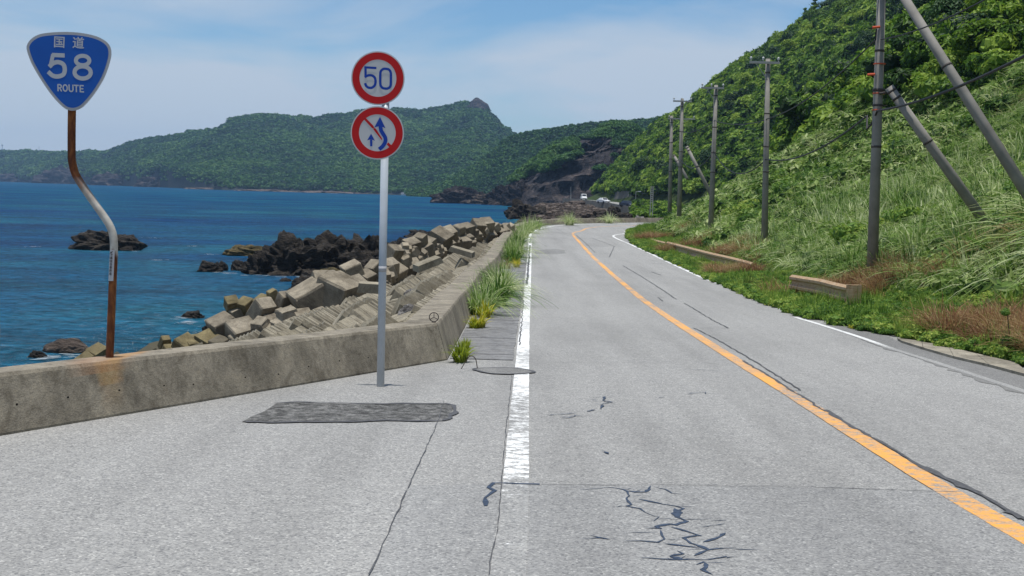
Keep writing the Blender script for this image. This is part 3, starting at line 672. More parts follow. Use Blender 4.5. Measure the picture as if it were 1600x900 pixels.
stroke(mb, smooth2(L58([(293,318),(318,297),(348,291),(376,305),(383,335),(373,362),(342,373),(312,368),(286,345)])), 25*K58, Y)
mb.build('digit', M['route_white'], pl)
mb = MB()
el_ = lambda cx, cy, rx, ry, n=28: [(cx+rx*math.cos(2*math.pi*i/n), cy+ry*math.sin(2*math.pi*i/n)) for i in range(n)]
stroke(mb, L58(el_(488, 282, 39, 27)), 23*K58, Y, closed=True); stroke(mb, L58(el_(486, 350, 47, 35)), 24*K58, Y, closed=True)
mb.build('digit', M['route_white'], pl)
def letter(ch, x0, x1, y0, y1, sl):
    X = lambda u: x0+(x1-x0)*u; Yv = lambda u, v: y0+(y1-y0)*v+sl*(X(u)-338); q = lambda L_: [(X(u), Yv(u, v)) for u, v in L_]
    S_ = {'R': [[(.1,1),(.1,.02)],[(.1,.08),(.6,.08),(.9,.2),(.9,.38),(.6,.52),(.1,.52)],[(.5,.52),(.95,1)]],
      'O': [[(.5+.4*math.cos(a*math.pi/8), .5+.43*math.sin(a*math.pi/8)) for a in range(17)]],
      'U': [[(.1,0),(.1,.7),(.25,.9),(.5,.94),(.75,.9),(.9,.7),(.9,0)]], 'T': [[(0,.08),(1,.08)],[(.5,.1),(.5,1)]],
      'E': [[(.12,0),(.12,1)],[(.1,.08),(.95,.08)],[(.1,.5),(.85,.5)],[(.1,.92),(.98,.92)]]}[ch]
    return [q(s) for s in S_]
for ch, a, b in (('R',338,362),('O',367,397),('U',402,430),('T',432,461),('E',466,491)):
    mb = MB()
    for s in letter(ch, a, b, 416, 458, .045): stroke(mb, L58(s), 7.5*K58, Y)
    mb.build('letter', M['route_white'], pl)
def text_mesh(name, body, size, mat, parent, loc, rot=(math.pi/2, 0, 0), ext=0.0004):
    c = bpy.data.curves.new(name, 'FONT'); c.body = body; c.size = size; c.align_x = 'CENTER'; c.align_y = 'CENTER'; c.extrude = ext; c.resolution_u = 2; c.offset = size*.014
    o = bpy.data.objects.new(name, c); COL.objects.link(o); bpy.context.view_layer.update()
    me = bpy.data.meshes.new_from_object(o.evaluated_get(bpy.context.evaluated_depsgraph_get())); bpy.data.objects.remove(o)
    me.materials.clear(); me.materials.append(mat); r = link(name, me, parent, loc, rot); return r
for ch, (cx_, cy_) in (('国', (356, 181)), ('道', (466, 186))):
    a, b = loc_from(cx_/3.75, 20+cy_/3.75, CX, CY, D58); text_mesh('kanji', ch, 70*K58, M['route_white'], pl, (a, Y, b), (math.pi/2, math.radians(2.2), 0))
pp = [(112.5,168),(112,200),(112,240),(113,254),(118,272),(130,292),(148,318),(165,342),(173,356),(177,370),(178,390),(176.5,430),(174.5,480),(172.5,530),(170.5,574)]
path = crom([P(a, b, 10.70)-POLE58 for a, b in pp], 4)
top = path[0]+Vector((0, 0, .45)); mb = MB(); mb.tube([top]+path, .036, 14); mb.build('pole', M['rust'], rs, True)
mb = MB(); mb.tube([Vector((0, .01, -.03)), Vector((0, .01, .004))], .048, 12); mb.build('base_plate', M['rust'], rs)
for dz in (.1, -.12):
    mb = MB(); q = sc58+Vector((-.005, .022, dz)); mb.box(q, (.16, .03, .035)); mb.build('bracket', M['plate_edge'], rs)
# sticker on the pole: wrapped label with characters
sa = P(176.2, 391, 10.66); sb = P(173.9, 439, 10.66)
mb = MB(); ax = (sb-sa).normalized(); 
v = []; 
for t in (0, 1):
    c0 = (sa.lerp(sb, t))-POLE58+Vector((0, .04, 0))
    for k in range(7): an = math.radians(-52+k*13.5); v.append(c0+Vector((math.sin(an)*.0385-.002, -math.cos(an)*.0385, 0)))
mb.add(v, [(k, k+7, k+8, k+1) for k in range(6)]); stk = mb.build('sticker', M['route_white'], rs); 
M['ink'] = simple('black_ink', (.05, .05, .055), .6, .1, 5, .2, 0, 0)
for k, ch in enumerate('沖縄総合事務局'):
    q = sa.lerp(sb, .15+.105*k)-POLE58+Vector((-.012, .0002, 0)); text_mesh('kanji', ch, .028, M['ink'], stk, q)
mb = MB(); q = sa.lerp(sb, .07)-POLE58+Vector((-.012, .0002, 0)); mb.add([q+Vector((-.016, 0, -.010)), q+Vector((.002, 0, -.006)), q+Vector((.018, 0, .012)), q+Vector((-.006, 0, .006))], [(0,1,2,3)]); mb.build('emblem', M['ink'], stk)

# speed limit and no-overtaking signs on one pole
D50 = 13.35; b50 = G(594.5, 604); sp = empty('speed_sign_post', b50); tag(sp, 'grey steel sign post with a round 50 speed limit sign above a no overtaking sign', 'sign post')
tp = P(602.5, 158, b50.y)-b50
mb = MB(); mb.tube([Vector((0, 0, -.05)), tp], .043, 20); mb.build('pole', M['galv'], sp, True)
mb = MB(); mb.tube([tp-Vector((0, 0, .001)), tp+Vector((0, 0, .02))], [.046, .035], 16); mb.build('cap', M['galv'], sp, True)
mb = MB(); q = tp.lerp(Vector((0, 0, 0)), (418-158)/(604-158)); mb.tube([q-Vector((0, 0, .03)), q+Vector((0, 0, .03))], .0445, 16); mb.build('band', M['plate_edge'], sp, True)
YD = -.055
def disc(cx, cy, label):
    c = P(cx, cy, b50.y)-b50; c = Vector((c.x, YD, c.z)); n = 64; Rr = 41*b50.y/FPX
    ci = lambda r: [(r*math.cos(2*math.pi*i/n), r*math.sin(2*math.pi*i/n)) for i in range(n)]
    p_ = flat('sign_disc', ci(Rr), 0, .003, M['plate'], sp); p_.location = c; p_.rotation_euler = (0, 0, math.radians(3)); p_['label'] = label
    flat('red_ring', ci(Rr*.955), -.0015, .001, M['sign_red'], p_, ci(Rr*.69))
    for dz in (-.12, .12):
        mb = MB(); mb.box((.035, .02, dz), (.13, .03, .03)); mb.build('bracket', M['galv'], p_)
    return p_
def Ld(pts, ccx, ccy):
    k = 41*b50.y/FPX/167.0; ca, sa_ = math.cos(ROLL), math.sin(ROLL)
    return [((a-ccx)*k*ca-(ccy-b)*k*sa_, (a-ccx)*k*sa_+(ccy-b)*k*ca) for a, b in pts]
Kd = 41*b50.y/FPX/167.0
d1 = disc(591.5, 123, 'round white speed limit sign with red ring and blue 50')
c1 = (456, 257)
mb = MB(); stroke(mb, Ld([(447,194),(372,190)], *c1), 14*Kd, -.003); stroke(mb, Ld([(379,190),(379,252)], *c1), 14*Kd, -.003)
stroke(mb, smooth2(Ld([(374,250),(396,240),(420,241),(436,254),(441,278),(436,300),(420,315),(398,316),(382,305),(376,288)], *c1)), 15*Kd, -.003); mb.build('digit', M['sign_blue'], d1)
mb = MB(); stroke(mb, smooth2(Ld([(471,232),(475,213),(490,200),(506,199),(524,203),(535,218),(537,240),(536,285),(533,306),(520,319),(502,321),(484,317),(473,303),(470,280)], *c1), 4, True), 15*Kd, -.003, closed=True); mb.build('digit', M['sign_blue'], d1)
d2 = disc(590.5, 208, 'round no overtaking sign with two blue arrows and a red bar')
c2 = (450, 603)
mb = MB(); stroke(mb, Ld([(411,687),(411,645)], *c2), 14*Kd, -.003); mb.build('small_arrow', M['sign_blue'], d2)
flat('arrow_head', Ld([(386,650),(411,608),(435,653),(411,643)], *c2), -.0032, .0005, M['sign_blue'], d2)
mb = MB(); stroke(mb, smooth2(Ld([(460,706),(485,684),(500,656),(499,632),(485,608),(474,588),(470,562)], *c2)), 24*Kd, -.0036); mb.build('large_arrow', M['sign_blue'], d2)
flat('arrow_head', Ld([(431,570),(468,503),(502,575),(485,567),(456,563)], *c2), -.0038, .0005, M['sign_blue'], d2)
for pts in ([(362,514),(374,505),(427,560),(432,577),(418,574)], [(424,580),(436,572),(447,586),(480,640),(478,650)], [(508,676),(518,662),(548,690),(536,705)]):
    flat('red_bar', Ld(pts, *c2), -.0026, .0005, M['sign_red'], d2)

# survey marker: three-spoked ring on a short stem on the wall corner
mk = P(676, 516, 15.75); mo = empty('wall_marker', mk); tag(mo, 'small rusty three-spoked ring on a short stem, on top of the sea wall corner', 'marker')
rr = 7.2*15.75/FPX; cz = P(678, 495.5, 15.75)-mk
mb = MB(); mb.tube([cz+Vector((math.cos(a)*rr, 0, math.sin(a)*rr)) for a in [2*math.pi*i/24 for i in range(25)]], .0065, 6); mb.build('ring', M['iron'], mo)
mb = MB()
for a in (90, 210, 330): a = math.radians(a); mb.tube([cz, cz+Vector((math.cos(a)*rr, 0, math.sin(a)*rr))], .005, 5)
mb.build('spokes', M['iron'], mo)
mb = MB(); mb.box(cz+Vector((0, 0, -rr-.03)), (.055, .02, .06)); mb.build('stem', M['iron'], mo)
mb = MB(); mb.box(Vector((0, .0, .03)), (.06, .04, .075)); mb.build('foot', M['kerb'], mo)

# ------------------------------------------------------------------ guardrails
def guardrail(pts, label, posts, endcap=False, h=.32):
    base = Vector((pts[0].x, pts[0].y, pts[0].z-.35)); g_ = empty('guardrail', base); tag(g_, label, 'guardrail', 'guardrails in the verge')
    path = crom([p-base for p in pts], 5); n = len(path)
    wv = [(.0, .5), (.015, .47), (.075, .36), (.075, .22), (.0, .1), (0, -.1), (.075, -.22), (.075, -.36), (.015, -.47), (0, -.5)]
    v = []; f = []
    for i, p in enumerate(path):
        t = (path[min(i+1, n-1)]-path[max(i-1, 0)]).normalized(); nn = Vector((t.y, -t.x, 0)).normalized()
        if nn.x > 0: nn = -nn
        for a, b in wv: v.append(p+nn*a+Vector((0, 0, b*h)))
        for a, b in wv: v.append(p+nn*(a-.006)+Vector((0, 0, b*h)))
    k = len(wv)
    for i in range(n-1):
        for j in range(k-1): f.append((i*2*k+j, i*2*k+j+1, (i+1)*2*k+j+1, (i+1)*2*k+j)); f.append((i*2*k+k+j, (i+1)*2*k+k+j, (i+1)*2*k+k+j+1, i*2*k+k+j+1))
    obj('rail', v, f, M['guard'], g_, False)
    for t_ in posts:
        p = path[min(n-1, int(t_*(n-1)))]; mb = MB(); mb.tube([p+Vector((.09, 0, .12)), p+Vector((.09, 0, -.75))], .057, 10); mb.build('post', M['guard'], g_, True)
    for i in range(3, n-2, 4):
        p = path[i]; t = (path[i+1]-path[i-1]).normalized(); nn = Vector((t.y, -t.x, 0)).normalized(); nn = -nn if nn.x > 0 else nn
        mb = MB(); q = p+nn*.079+Vector((0, 0, .29*h))
        for dz in (0, -.58*h): mb = MB(); mb.tube([q+Vector((0, 0, dz)), q+nn*.012+Vector((0, 0, dz))], .014, 6); mb.build('bolt', M['iron'], g_)
    if endcap:
        p = path[-1]; mb = MB()
        # curved terminal plate folded round the end
        ws = []; 
        for a in range(7):
            an = math.radians(-30+a*35); ws.append((p.x+.085-math.cos(an)*.16, p.y-.03-math.sin(an)*.14))
        n0 = len(ws); vv = [(x_, y_, p.z+s*h*.5) for s in (1.08, -1.0) for x_, y_ in ws]
        mb.add(vv, [(i, i+n0, i+n0+1, i+1) for i in range(n0-1)]+[tuple(range(n0))]); 
        mb.build('end_cap', M['guard'], g_)
        mb = MB(); mb.box(p+Vector((.10, -.10, 0)), (.30, .08, h*1.12)); mb.build('end_plate', M['guard'], g_)
def rp_(px, py, y): return P(px, py, y)
guardrail([rp_(1237,441,31.5), rp_(1260,445,30.2), rp_(1283,449,29.0), rp_(1305,455,27.6), rp_(1326,460,26.5)], 'near weathered guardrail end with a boxed end cap on a post in the verge', [.45, .97], True, .42)
guardrail([rp_(1043,384,62), rp_(1065,390,57), rp_(1090,397,52.5), rp_(1112,403,49), rp_(1135,408.5,46.5), rp_(1160,415,44), rp_(1176,420,42)], 'long weathered guardrail half sunk in weeds behind the near one', [.1, .35, .6, .8], False, .46)
guardrail([rp_(1018,378,71), rp_(1028,381,68), rp_(1040,384,65)], 'short guardrail scrap in the grass beyond the long one', [.5], False, .42)
guardrail([rp_(991,364,92), rp_(997,366,88), rp_(1005,368,84)], 'farthest short guardrail piece near the bend in the road', [.5], False, .4)
M['stake'] = simple('grey_stake', (.3, .3, .29), .7, .1, 4)

# ------------------------------------------------------------------ utility poles
def upole(base_px, d, top_py, arm_y, arm_w, label, arm_off=0, rb=.16, rt=.095, brace=-1, zb=None):
    bx = P(base_px[0], base_px[1], d); zt = P(base_px[0], top_py, d); bx.z -= 1.6
    tx = P(base_px[2] if len(base_px) > 2 else base_px[0], top_py, d)
    e = empty('utility_pole', bx); tag(e, label, 'utility pole', 'utility poles along the hillside')
    top = tx-bx; mb = MB(); mb.tube([Vector((0, 0, 0)), top*.5, top], [rb, (rb+rt)/2, rt], 14); mb.build('pole', M['pole_conc'], e, True)
    if arm_y is not None:
        az = P(base_px[2] if len(base_px) > 2 else base_px[0], arm_y, d)-bx; c = az+Vector((arm_off, -rt-.05, 0))
        mb = MB(); mb.box(c, (arm_w, .09, .10)); mb.build('crossarm', M['stake'], e)
        for k in (-.46, -.05, .46):
            q = c+Vector((arm_w*k, 0, .05)); mb = MB(); mb.tube([q, q+Vector((0,0,.06)), q+Vector((0,0,.08)), q+Vector((0,0,.15)), q+Vector((0,0,.2))], [.015,.015,.05,.055,.02], 8); mb.build('insulator', M['porcelain'], e)
        q = c+Vector((brace*arm_w*.28, 0, -.04)); mb = MB(); mb.tube([q, Vector((az.x, c.y+.06, az.z-.75))], .022, 5); mb.build('brace', M['stake'], e)
    for t_ in (.93, .72, .55, .42):
        p = top*t_; r_ = rb+(rt-rb)*t_; mb = MB(); mb.tube([p-Vector((0,0,.03)), p+Vector((0,0,.03))], r_+.012, 12); mb.build('band', M['iron'], e, True)
    for k in range(5):
        t_ = .45+.1*k; p = top*t_; r_ = rb+(rt-rb)*t_; mb = MB(); s = 1 if k % 2 else -1; mb.tube([p+Vector((s*r_*.9,0,0)), p+Vector((s*(r_+.13),0,0))], .01, 5); mb.build('step_bolt', M['iron'], e)
    return e, bx, top
p1 = upole((1367, 345, 1379), 31.8, -62, -48, 1.8, 'nearest utility pole, thick and cut off by the top of the photo', 0, .152, .11)
p2 = upole((1196.5, 338, 1200), 51, 92, 98.5, 1.30, 'second utility pole, crossarm against the bright green hill', -.18, .155, .10)
p3 = upole((1112, 322, 1119), 65, 133, 138, 1.27, 'third utility pole with three insulators on its crossarm', -.22, .165, .105)
p4 = upole((1062.5, 302, 1066), 81, 154, 158.5, 1.30, 'fourth utility pole with a leaning prop beside it', 0, .17, .11, 1)
p5 = upole((1047.5, 300, 1049.5), 95, 181, 185.5, 2.2, 'fifth and farthest tall utility pole, its long crossarm passing behind the fourth', .78, .17, .12, 1)
def strut(a, b, r0, r1, label):
    e = empty('leaning_pole', b); tag(e, label, 'prop pole', 'leaning concrete props of the utility poles')
    mb = MB(); v = a-b; mb.tube([-v.normalized()*1.3, v*.5, v], [r0, (r0+r1)/2, r1], 14); mb.build('pole', M['pole_conc'], e, True)
    ax = v.normalized()
    for t_ in (.965, .9, .5):
        mb = MB(); rr_ = r0+(r1-r0)*t_; mb.tube([v*t_-ax*.03, v*t_+ax*.03], rr_+.01, 12); mb.build('band', M['iron'], e, True)
strut(P(1381, -54, 31.6), P(1588, 276, 28.5), .145, .112, 'longest thick grey prop pole leaning across the upper right corner')
strut(P(1389, 136, 31.4), P(1511, 308, 31.0), .14, .118, 'short thick prop pole leaning beside the nearest utility pole')
strut(P(1073, 229, 80.8), P(1105, 292, 80), .14, .11, 'distant prop pole leaning right of the fourth utility pole')
strut(P(1053, 243, 94), P(1064, 262, 93), .13, .11, 'small distant prop stub between the two farthest utility poles')
mb = MB(); q = P(1382, 141, 31.5)
mb.tube([P(1374, 146, 31.6), P(1390, 143, 31.4)], .03, 6); mb.build('pole_clamp', M['iron'], p1[0]); COL.objects['pole_clamp'].location = -p1[1]
def on1(py, mat, w_=.06, px=None):
    c = P(px or (1379-(py+62)*12/407), py, 31.8)-p1[1]; mb = MB(); mb.tube([c-Vector((0,0,w_/2)), c+Vector((0,0,w_/2))], .17, 12); mb.build('band', M[mat], p1[0], True)
on1(100, 'redtag', .03); on1(141, 'iron', .08); on1(146, 'redtag', .03); on1(172, 'redtag', .03)
for py, px, l in ((43, 1369, ''), (117, 1361, '')):
    c = P(px, py, 31.6)-p1[1]; mb = MB(); mb.tube([c-Vector((.10,0,0)), c+Vector((.10,0,.02))], .035, 8); mb.build('orange_marker', M['redtag'], p1[0])
# overhead lines
def cable(a, b, sag, r, label, n=14, extra=None):
    pts = []
    for i in range(n+1):
        t = i/n; q = a.lerp(b, t); q.z -= sag*4*t*(1-t); pts.append(q-a)
    if extra: pts += [e-a for e in extra]
    mb = MB(); mb.tube(pts, r, 6); o = mb.build('cable', M['cable']); o.location = a; tag(o, label, 'cable', 'cables strung between the utility poles')
A1 = P(1372, 172, 31.6); A2 = P(1197.5, 248, 51); 
cable(P(1197.5, 249, 50.8), P(1355, 181, 33), .45, .028, 'thick black cable sagging from the second pole towards the nearest one', extra=[P(1354.5, 202, 32.6), P(1361, 195, 32.2), P(1371, 173, 31.5)])
cable(P(1371, 173, 31.5), P(1625, 75, 19.5), .16, .03, 'thick black cable running from the nearest pole to the right photo edge')
cable(P(1198, 186, 50.8), P(1368, 62, 31.6), .35, .022, 'dark cable climbing from the second pole to the top of the nearest one', extra=[P(1369.5, 45, 31.6)])
cable(P(1376, 62, 31.6), P(1640, -60, 19), .2, .016, 'thin cable leaving the nearest pole towards the upper right')
cable(P(1116, 188, 64.8), P(1198, 187, 50.8), .22, .022, 'upper cable between the second and the third pole')
cable(P(1115, 237, 64.8), P(1197, 249, 50.8), .9, .028, 'lower sagging cable between the second and the third pole')
cable(P(1065, 206, 80.8), P(1116, 189, 64.8), .25, .024, 'upper cable between the third and the fourth pole')
cable(P(1064, 250, 80.8), P(1115, 238, 64.8), .7, .028, 'lower cable between the third and the fourth pole')
cable(P(1049, 222, 94.8), P(1065, 206, 80.8), .2, .024, 'upper cable between the two farthest poles')
M['wire'] = simple('thin_wire', (.06, .06, .06), .6, .1, 5, .3, 0, 0)

# ------------------------------------------------------------------ concrete armour blocks
def block_mesh(kind, seed, mat):
    rr = random.Random(seed); bm = bmesh.new(); bmesh.ops.create_cube(bm, size=1.0)
    if kind == 'legs':
        for f in list(bm.faces):
            r = bmesh.ops.extrude_discrete_faces(bm, faces=[f]); nf = r['faces'][0]; n = nf.normal.copy(); c = nf.calc_center_median()
            for v in nf.verts: v.co = c+(v.co-c)*.84+n*.42
        bmesh.ops.scale(bm, vec=(.62, .62, .62), verts=bm.verts)
    elif kind == 'prism':
        bmesh.ops.scale(bm, vec=(1, .9, 1.2), verts=bm.verts)
        for v in bm.verts:
            if v.co.z > 0: v.co.x *= .72; v.co.y *= .72
    bmesh.ops.bevel(bm, geom=bm.edges[:], offset=.075 if kind != 'legs' else .04, segments=2, affect='EDGES', profile=.6)
    for v in bm.verts: v.co += Vector((rr.uniform(-1,1), rr.uniform(-1,1), rr.uniform(-1,1)))*.02
    me = bpy.data.meshes.new('block'); bm.to_mesh(me); bm.free(); me.materials.append(mat); return me
BM_ = {(k, s, w_): block_mesh(k, s, M['block_wet' if w_ else 'block']) for k in ('cube', 'legs', 'prism') for s in range(3) for w_ in (0, 1)}
def bdepth(px): return float(np.interp(px, [80, 330, 440, 520, 590, 640, 700, 760, 800], [40, 44, 44, 44, 47, 53, 61, 70, 76]))
def cresty(px): return float(np.interp(px, [80, 230, 300, 350, 440, 520, 590, 640, 700, 760, 800], [572, 552, 525, 500, 472, 445, 410, 384, 364, 350, 353]))
BL = [ # px, py, size px, kind, wet, label
 (348,513,44,'cube',0,'grey cube-like concrete block tilted on its corner above the sea wall'), (379,524,50,'cube',0,'broad concrete block with a dark front face resting on the wall line'),
 (410,489,46,'prism',0,'upright pale concrete block behind the tilted pair'), (411,517,46,'legs',0,'concrete block wedged between two larger ones above the wall'),
 (453,507,56,'legs',0,'large square concrete block with a black shaded lower face'), (446,474,36,'prism',0,'pointed concrete block top behind the large square one'),
 (486,470,62,'cube',0,'large concrete block on its corner, left of the biggest pair'), (530,462,68,'cube',0,'biggest pale concrete block, corner facing the road'),
 (507,447,44,'cube',0,'concrete block peeking between the two biggest ones'), (551,425,34,'cube',0,'small boxy concrete block standing on top of the heap'), (555,455,44,'cube',0,'concrete block with a black side just left of the speed sign pole'),
 (325,536,36,'cube',1,'yellowish concrete block low beside the water'), (303,541,34,'cube',1,'stained concrete block at the water side of the heap'), (369,491,26,'cube',0,'small concrete block on the water side behind the tilted cube'),
 (501,497,30,'cube',0,'small pyramid-like concrete corner beneath the biggest blocks'), (362,475,24,'cube',1,None), (427,463,22,'prism',1,None), (411,474,26,'cube',1,None), (384,478,26,'cube',1,None),
 (154,555,32,'cube',1,'tan concrete block left of the rusty route sign pole'), (136,567,30,'cube',1,'low tan concrete block leftmost on the water side'), (183,569,30,'cube',0,'pale concrete corner showing just right of the rusty pole'),
 (232,562,38,'cube',0,'isolated pale concrete corner right of the route sign pole'), (258,536,22,'prism',1,None), (265,551,24,'cube',1,None), (290,545,40,'cube',1,'tan concrete block left of the stained one'), (120,575,20,'cube',1,None), (344,541,30,'cube',0,None),
 (626,407,34,'legs',0,None), (643,386,26,'cube',0,'bright topped block crowning the cluster right of the sign pole'), (641,397,28,'legs',0,None), (664,392,26,'cube',0,None), (643,421,30,'cube',0,None), (620,427,28,'cube',0,None),
 (669,383,24,'cube',0,None), (687,375,34,'cube',0,'large block with a dark right face on the crest beyond the sign pole'), (687,394,22,'legs',0,None), (676,404,24,'cube',0,None), (700,368,26,'cube',0,None), (715,365,26,'prism',0,None),
 (729,361,24,'cube',0,None), (709,379,24,'legs',0,None), (746,354,22,'cube',0,None), (760,352,22,'cube',0,'topmost far block against the sea at the end of the crest'), (773,356,15,'cube',0,None), (780,358,15,'prism',0,None), (790,356,14,'cube',0,None),
 (797,356,13,'cube',0,None), (787,363,17,'cube',0,None), (766,369,18,'cube',0,None), (609,418,26,'cube',0,None), (615,395,24,'cube',0,None), (632,390,22,'legs',0,None), (598,432,24,'cube',0,None), (586,420,26,'cube',0,None),
 (657,375,20,'cube',0,None), (650,408,24,'legs',0,None), (695,382,20,'cube',0,None), (720,374,18,'cube',0,None), (738,366,18,'cube',0,None), (572,436,28,'cube',0,None), (575,455,30,'legs',0,None), (530,490,26,'legs',0,None), (600,450,24,'legs',0,None), (630,440,22,'legs',0,None), (756,362,16,'legs',0,None)]
def put_block(c, size, kind, wet, label, grp, seed):
    rr = random.Random(seed); me = BM_[(kind, seed % 3, wet)]
    Mo = Matrix.Rotation(rr.uniform(-.3, .3), 3, 'Z') @ Matrix.Rotation(rr.uniform(.30, .62), 3, 'X') @ Matrix.Rotation(rr.uniform(-.40, .40), 3, 'Y') @ Matrix.Rotation(.785+rr.uniform(-.3, .3), 3, 'Z')
    o = link('armour_block', me, None, c, Mo.to_euler())
    o.scale = (size,)*3; o['category'] = 'concrete block'; o['group'] = grp; o['label'] = label; return o
for k, (px, py, s, kind, wet, lab) in enumerate(BL):
    d = bdepth(px)-max(0, (py-cresty(px)))*.045; size = s*d/FPX*(.84 if px < 600 else .88); c = P(px, py, d)
    g_ = 'concrete armour blocks heaped along the shore' if px < 600 else 'armour blocks on the crest beyond the sign pole'
    if not lab and px >= 600:
        lab = '%s %s block %s, %s' % ('larger' if s >= 24 else ('small' if s < 19 else 'middling'), {'cube': 'boxy', 'legs': 'stub-legged', 'prism': 'tapered'}[kind],
            'low on the wall side' if py > cresty(px)+9 else 'on the crest top', 'just right of the speed sign pole' if px < 650 else ('partway towards the bend' if px < 735 else 'near the far end towards the bend'))
    if not lab: lab = ('small tan stained block in the pile by the water, left of the sign pole' if wet else ('weathered armour block low in the heap left of the sign pole' if px < 600 else 'grey armour block in the crest row beyond the speed sign pole'))
    put_block(c, size, kind, wet, lab, g_, k*7+3)
# blocks that carry them, lower in the pile
for k in range(56):
    px = random.uniform(250, 800); d = bdepth(px)+random.uniform(-2, 1.8); s = random.uniform(18, 28)*np.interp(px, [250, 500, 800], [1.5, 1.2, .6])*d/FPX
    c = P(px, cresty(px)+random.uniform(30, 50)*np.interp(px, [250, 420, 560, 800], [1.0, 1.0, .8, .3]), d); c.z = max(c.z, -.2)
    put_block(c, s, random.choice(('cube', 'legs', 'cube')), 0, 'lower grey block mostly covered by others, %s' % ('at the water end of the heap' if px < 340 else 'under the tilted blocks left of centre' if px < 440 else 'under the biggest pale blocks' if px < 540 else 'around the speed sign pole' if px < 640 else 'under the far crest blocks'), 'lower blocks of the armour heap', 900+k)
# slope facing: rows of narrow concrete bars, pitched like a saw tooth
rv = empty('revetment', (0, 0, 0)); tag(rv, 'sloping revetment of narrow interlocking concrete ridges behind the sea wall', 'revetment')
bars = []; ROWW = 1.05
for r in range(9):
    y = 14.0; sgn = 1; left = 0
    while y < 88:
        if left <= 0:
            left = random.randint(5, 11); pitch = random.choice((.55, .5, -.35, .4, -.25, .6)) if r else .38; yaw = random.uniform(-.18, .18)+(.35 if r % 2 else -.1); lift = random.uniform(-.04, .10)
            if random.random() < .1: y += random.uniform(.15, .35)
        left -= 1; wd = .28*np.interp(y, [14, 35, 88], [1, 1.35, 1.9]); s = .62+r*ROWW*.86+random.uniform(-.04, .04)
        if y < 15.6: s += (15.6-y)*.3
        x = float(wx(max(y, 15.6)))-s
        if s < float(np.interp(y, [14, 20, 26, 40, 60, 88], [8.5, 8.3, 7.6, 6.8, 6.0, 4.2])):
            bars.append((x, y, apron_z(x, y)+.05+lift, pitch, yaw, wd, r))
        y += wd*1.18
bars.sort(key=lambda b: (b[1]-14)*1.0+(b[6]*1.2))
def bar_geo(wd, l, h=.34):
    a = wd/2; t = wd*.34; b = l/2
    return [(-b,-a,-h),(b,-a,-h),(b,a,-h),(-b,a,-h),(-b,-t,h*.45),(b,-t,h*.45),(b,t,h*.45),(-b,t,h*.45),(-b,-a,.02),(b,-a,.02),(b,a,.02),(-b,a,.02)], \
        [(4,5,6,7),(8,9,5,4),(9,10,6,5),(10,11,7,6),(11,8,4,7),(0,1,9,8),(1,2,10,9),(2,3,11,10),(3,0,8,11)]
vis = [b for b in bars]; bar_me = {}; rest = MB()
for k, (x, y, z, pitch, yaw, wd, r) in enumerate(vis):
    Mx = Matrix.Translation((x, y, z)) @ Matrix.Rotation(yaw, 4, 'Z') @ Matrix.Rotation(pitch, 4, 'Y') @ Matrix.Rotation(random.uniform(-.05, .05), 4, 'X')
    q = round(wd*50)/50
    if q not in bar_me: v, f = bar_geo(q, 1.02); bar_me[q] = mesh_from('ridge_block', v, f, M['revet'])
    if k < 300:
        o = link('ridge_block', bar_me[q], rv); o.matrix_basis = Mx
    else:
        v, f = bar_geo(wd, 1.02); rest.add([Mx @ Vector(p) for p in v], f)
o = rest.build('ridge_blocks', M['revet'], rv); o['kind'] = 'stuff'
# long broken lintel-like blocks lying in the revetment
for k, (px, py, d, l, h, rz, ry, lab) in enumerate([(578,449,37,.8,.30,.1,.05,'thick flat concrete beam lying left of the speed sign pole'),(668,412,40,1.0,.22,.5,-.35,'bent concrete beam tilted across the far ridges'),(722,393,50,1.1,.22,-.2,.25,'concrete beam lying crosswise on the far revetment')]):
    mb = MB(); mb.box((0,0,0), (l, .5, h), taper=.9); o = mb.build('concrete_beam', M['revet']); o.location = P(px, py, d); o.rotation_euler = (.1, ry, rz); tag(o, lab, 'concrete beam', 'loose beams on the revetment')

# ------------------------------------------------------------------ rocks
def rock_mesh(name, dims, seed, mat, sub=4, rough=.35, strat=0.0, freq=1.6, cut=.25):
    bm = bmesh.new(); bmesh.ops.create_icosphere(bm, subdivisions=sub, radius=1.0); off = Vector((seed*3.1, seed*1.7, seed*.9))
    for v in bm.verts:
        p = v.co.copy(); n = mn.fractal(p*freq+off, 1.0, 2.1, 5); r = mn.ridged_multi_fractal(p*freq*1.4+off, 1.0, 2.2, 5, 1.0, 2.0)
        k = 1+rough*n+rough*.45*(r-1.0)
        if strat: k += strat*math.sin((p.x*.7+p.z*1.3+p.y*.3)*11+n*5)*.5
        v.co = Vector((p.x*dims[0]*k, p.y*dims[1]*k, (max(p.z, -cut))*dims[2]*k))
    me = bpy.data.meshes.new(name); bm.to_mesh(me); bm.free(); me.materials.append(mat); return me
def rock(px, py_base, wpx, hpx, label, seed, mat='rock', z0=0.0, cat='rock', grp=None, d=None, rough=.35, deep=.6, sub=5, strat=.06, freq=1.6, rz=0, group2=None):
    if d is None: p = S(px, py_base, z0); d = p.y
    else: p = P(px, py_base, d)
    w_ = wpx*d/FPX/2; h = hpx*d/FPX
    me = rock_mesh('rock', (w_, w_*deep, h), seed, M[mat], sub, rough, strat, freq)
    o = link('rock', me, None, (p.x, p.y+w_*deep*.6, p.z-.02*h)); o.rotation_euler = (0, 0, rz); tag(o, label, cat, grp); return o
RG = 'dark rocks standing in the sea'
rock(162, 391, 104, 27, 'low dark rock islet in the sea, right behind the bent rusty pole', 3, deep=.5)
rock(455, 430, 120, 52, 'tall jagged left part of the big dark sea rock', 5, rough=.5, freq=2.4, strat=.1, grp=RG)
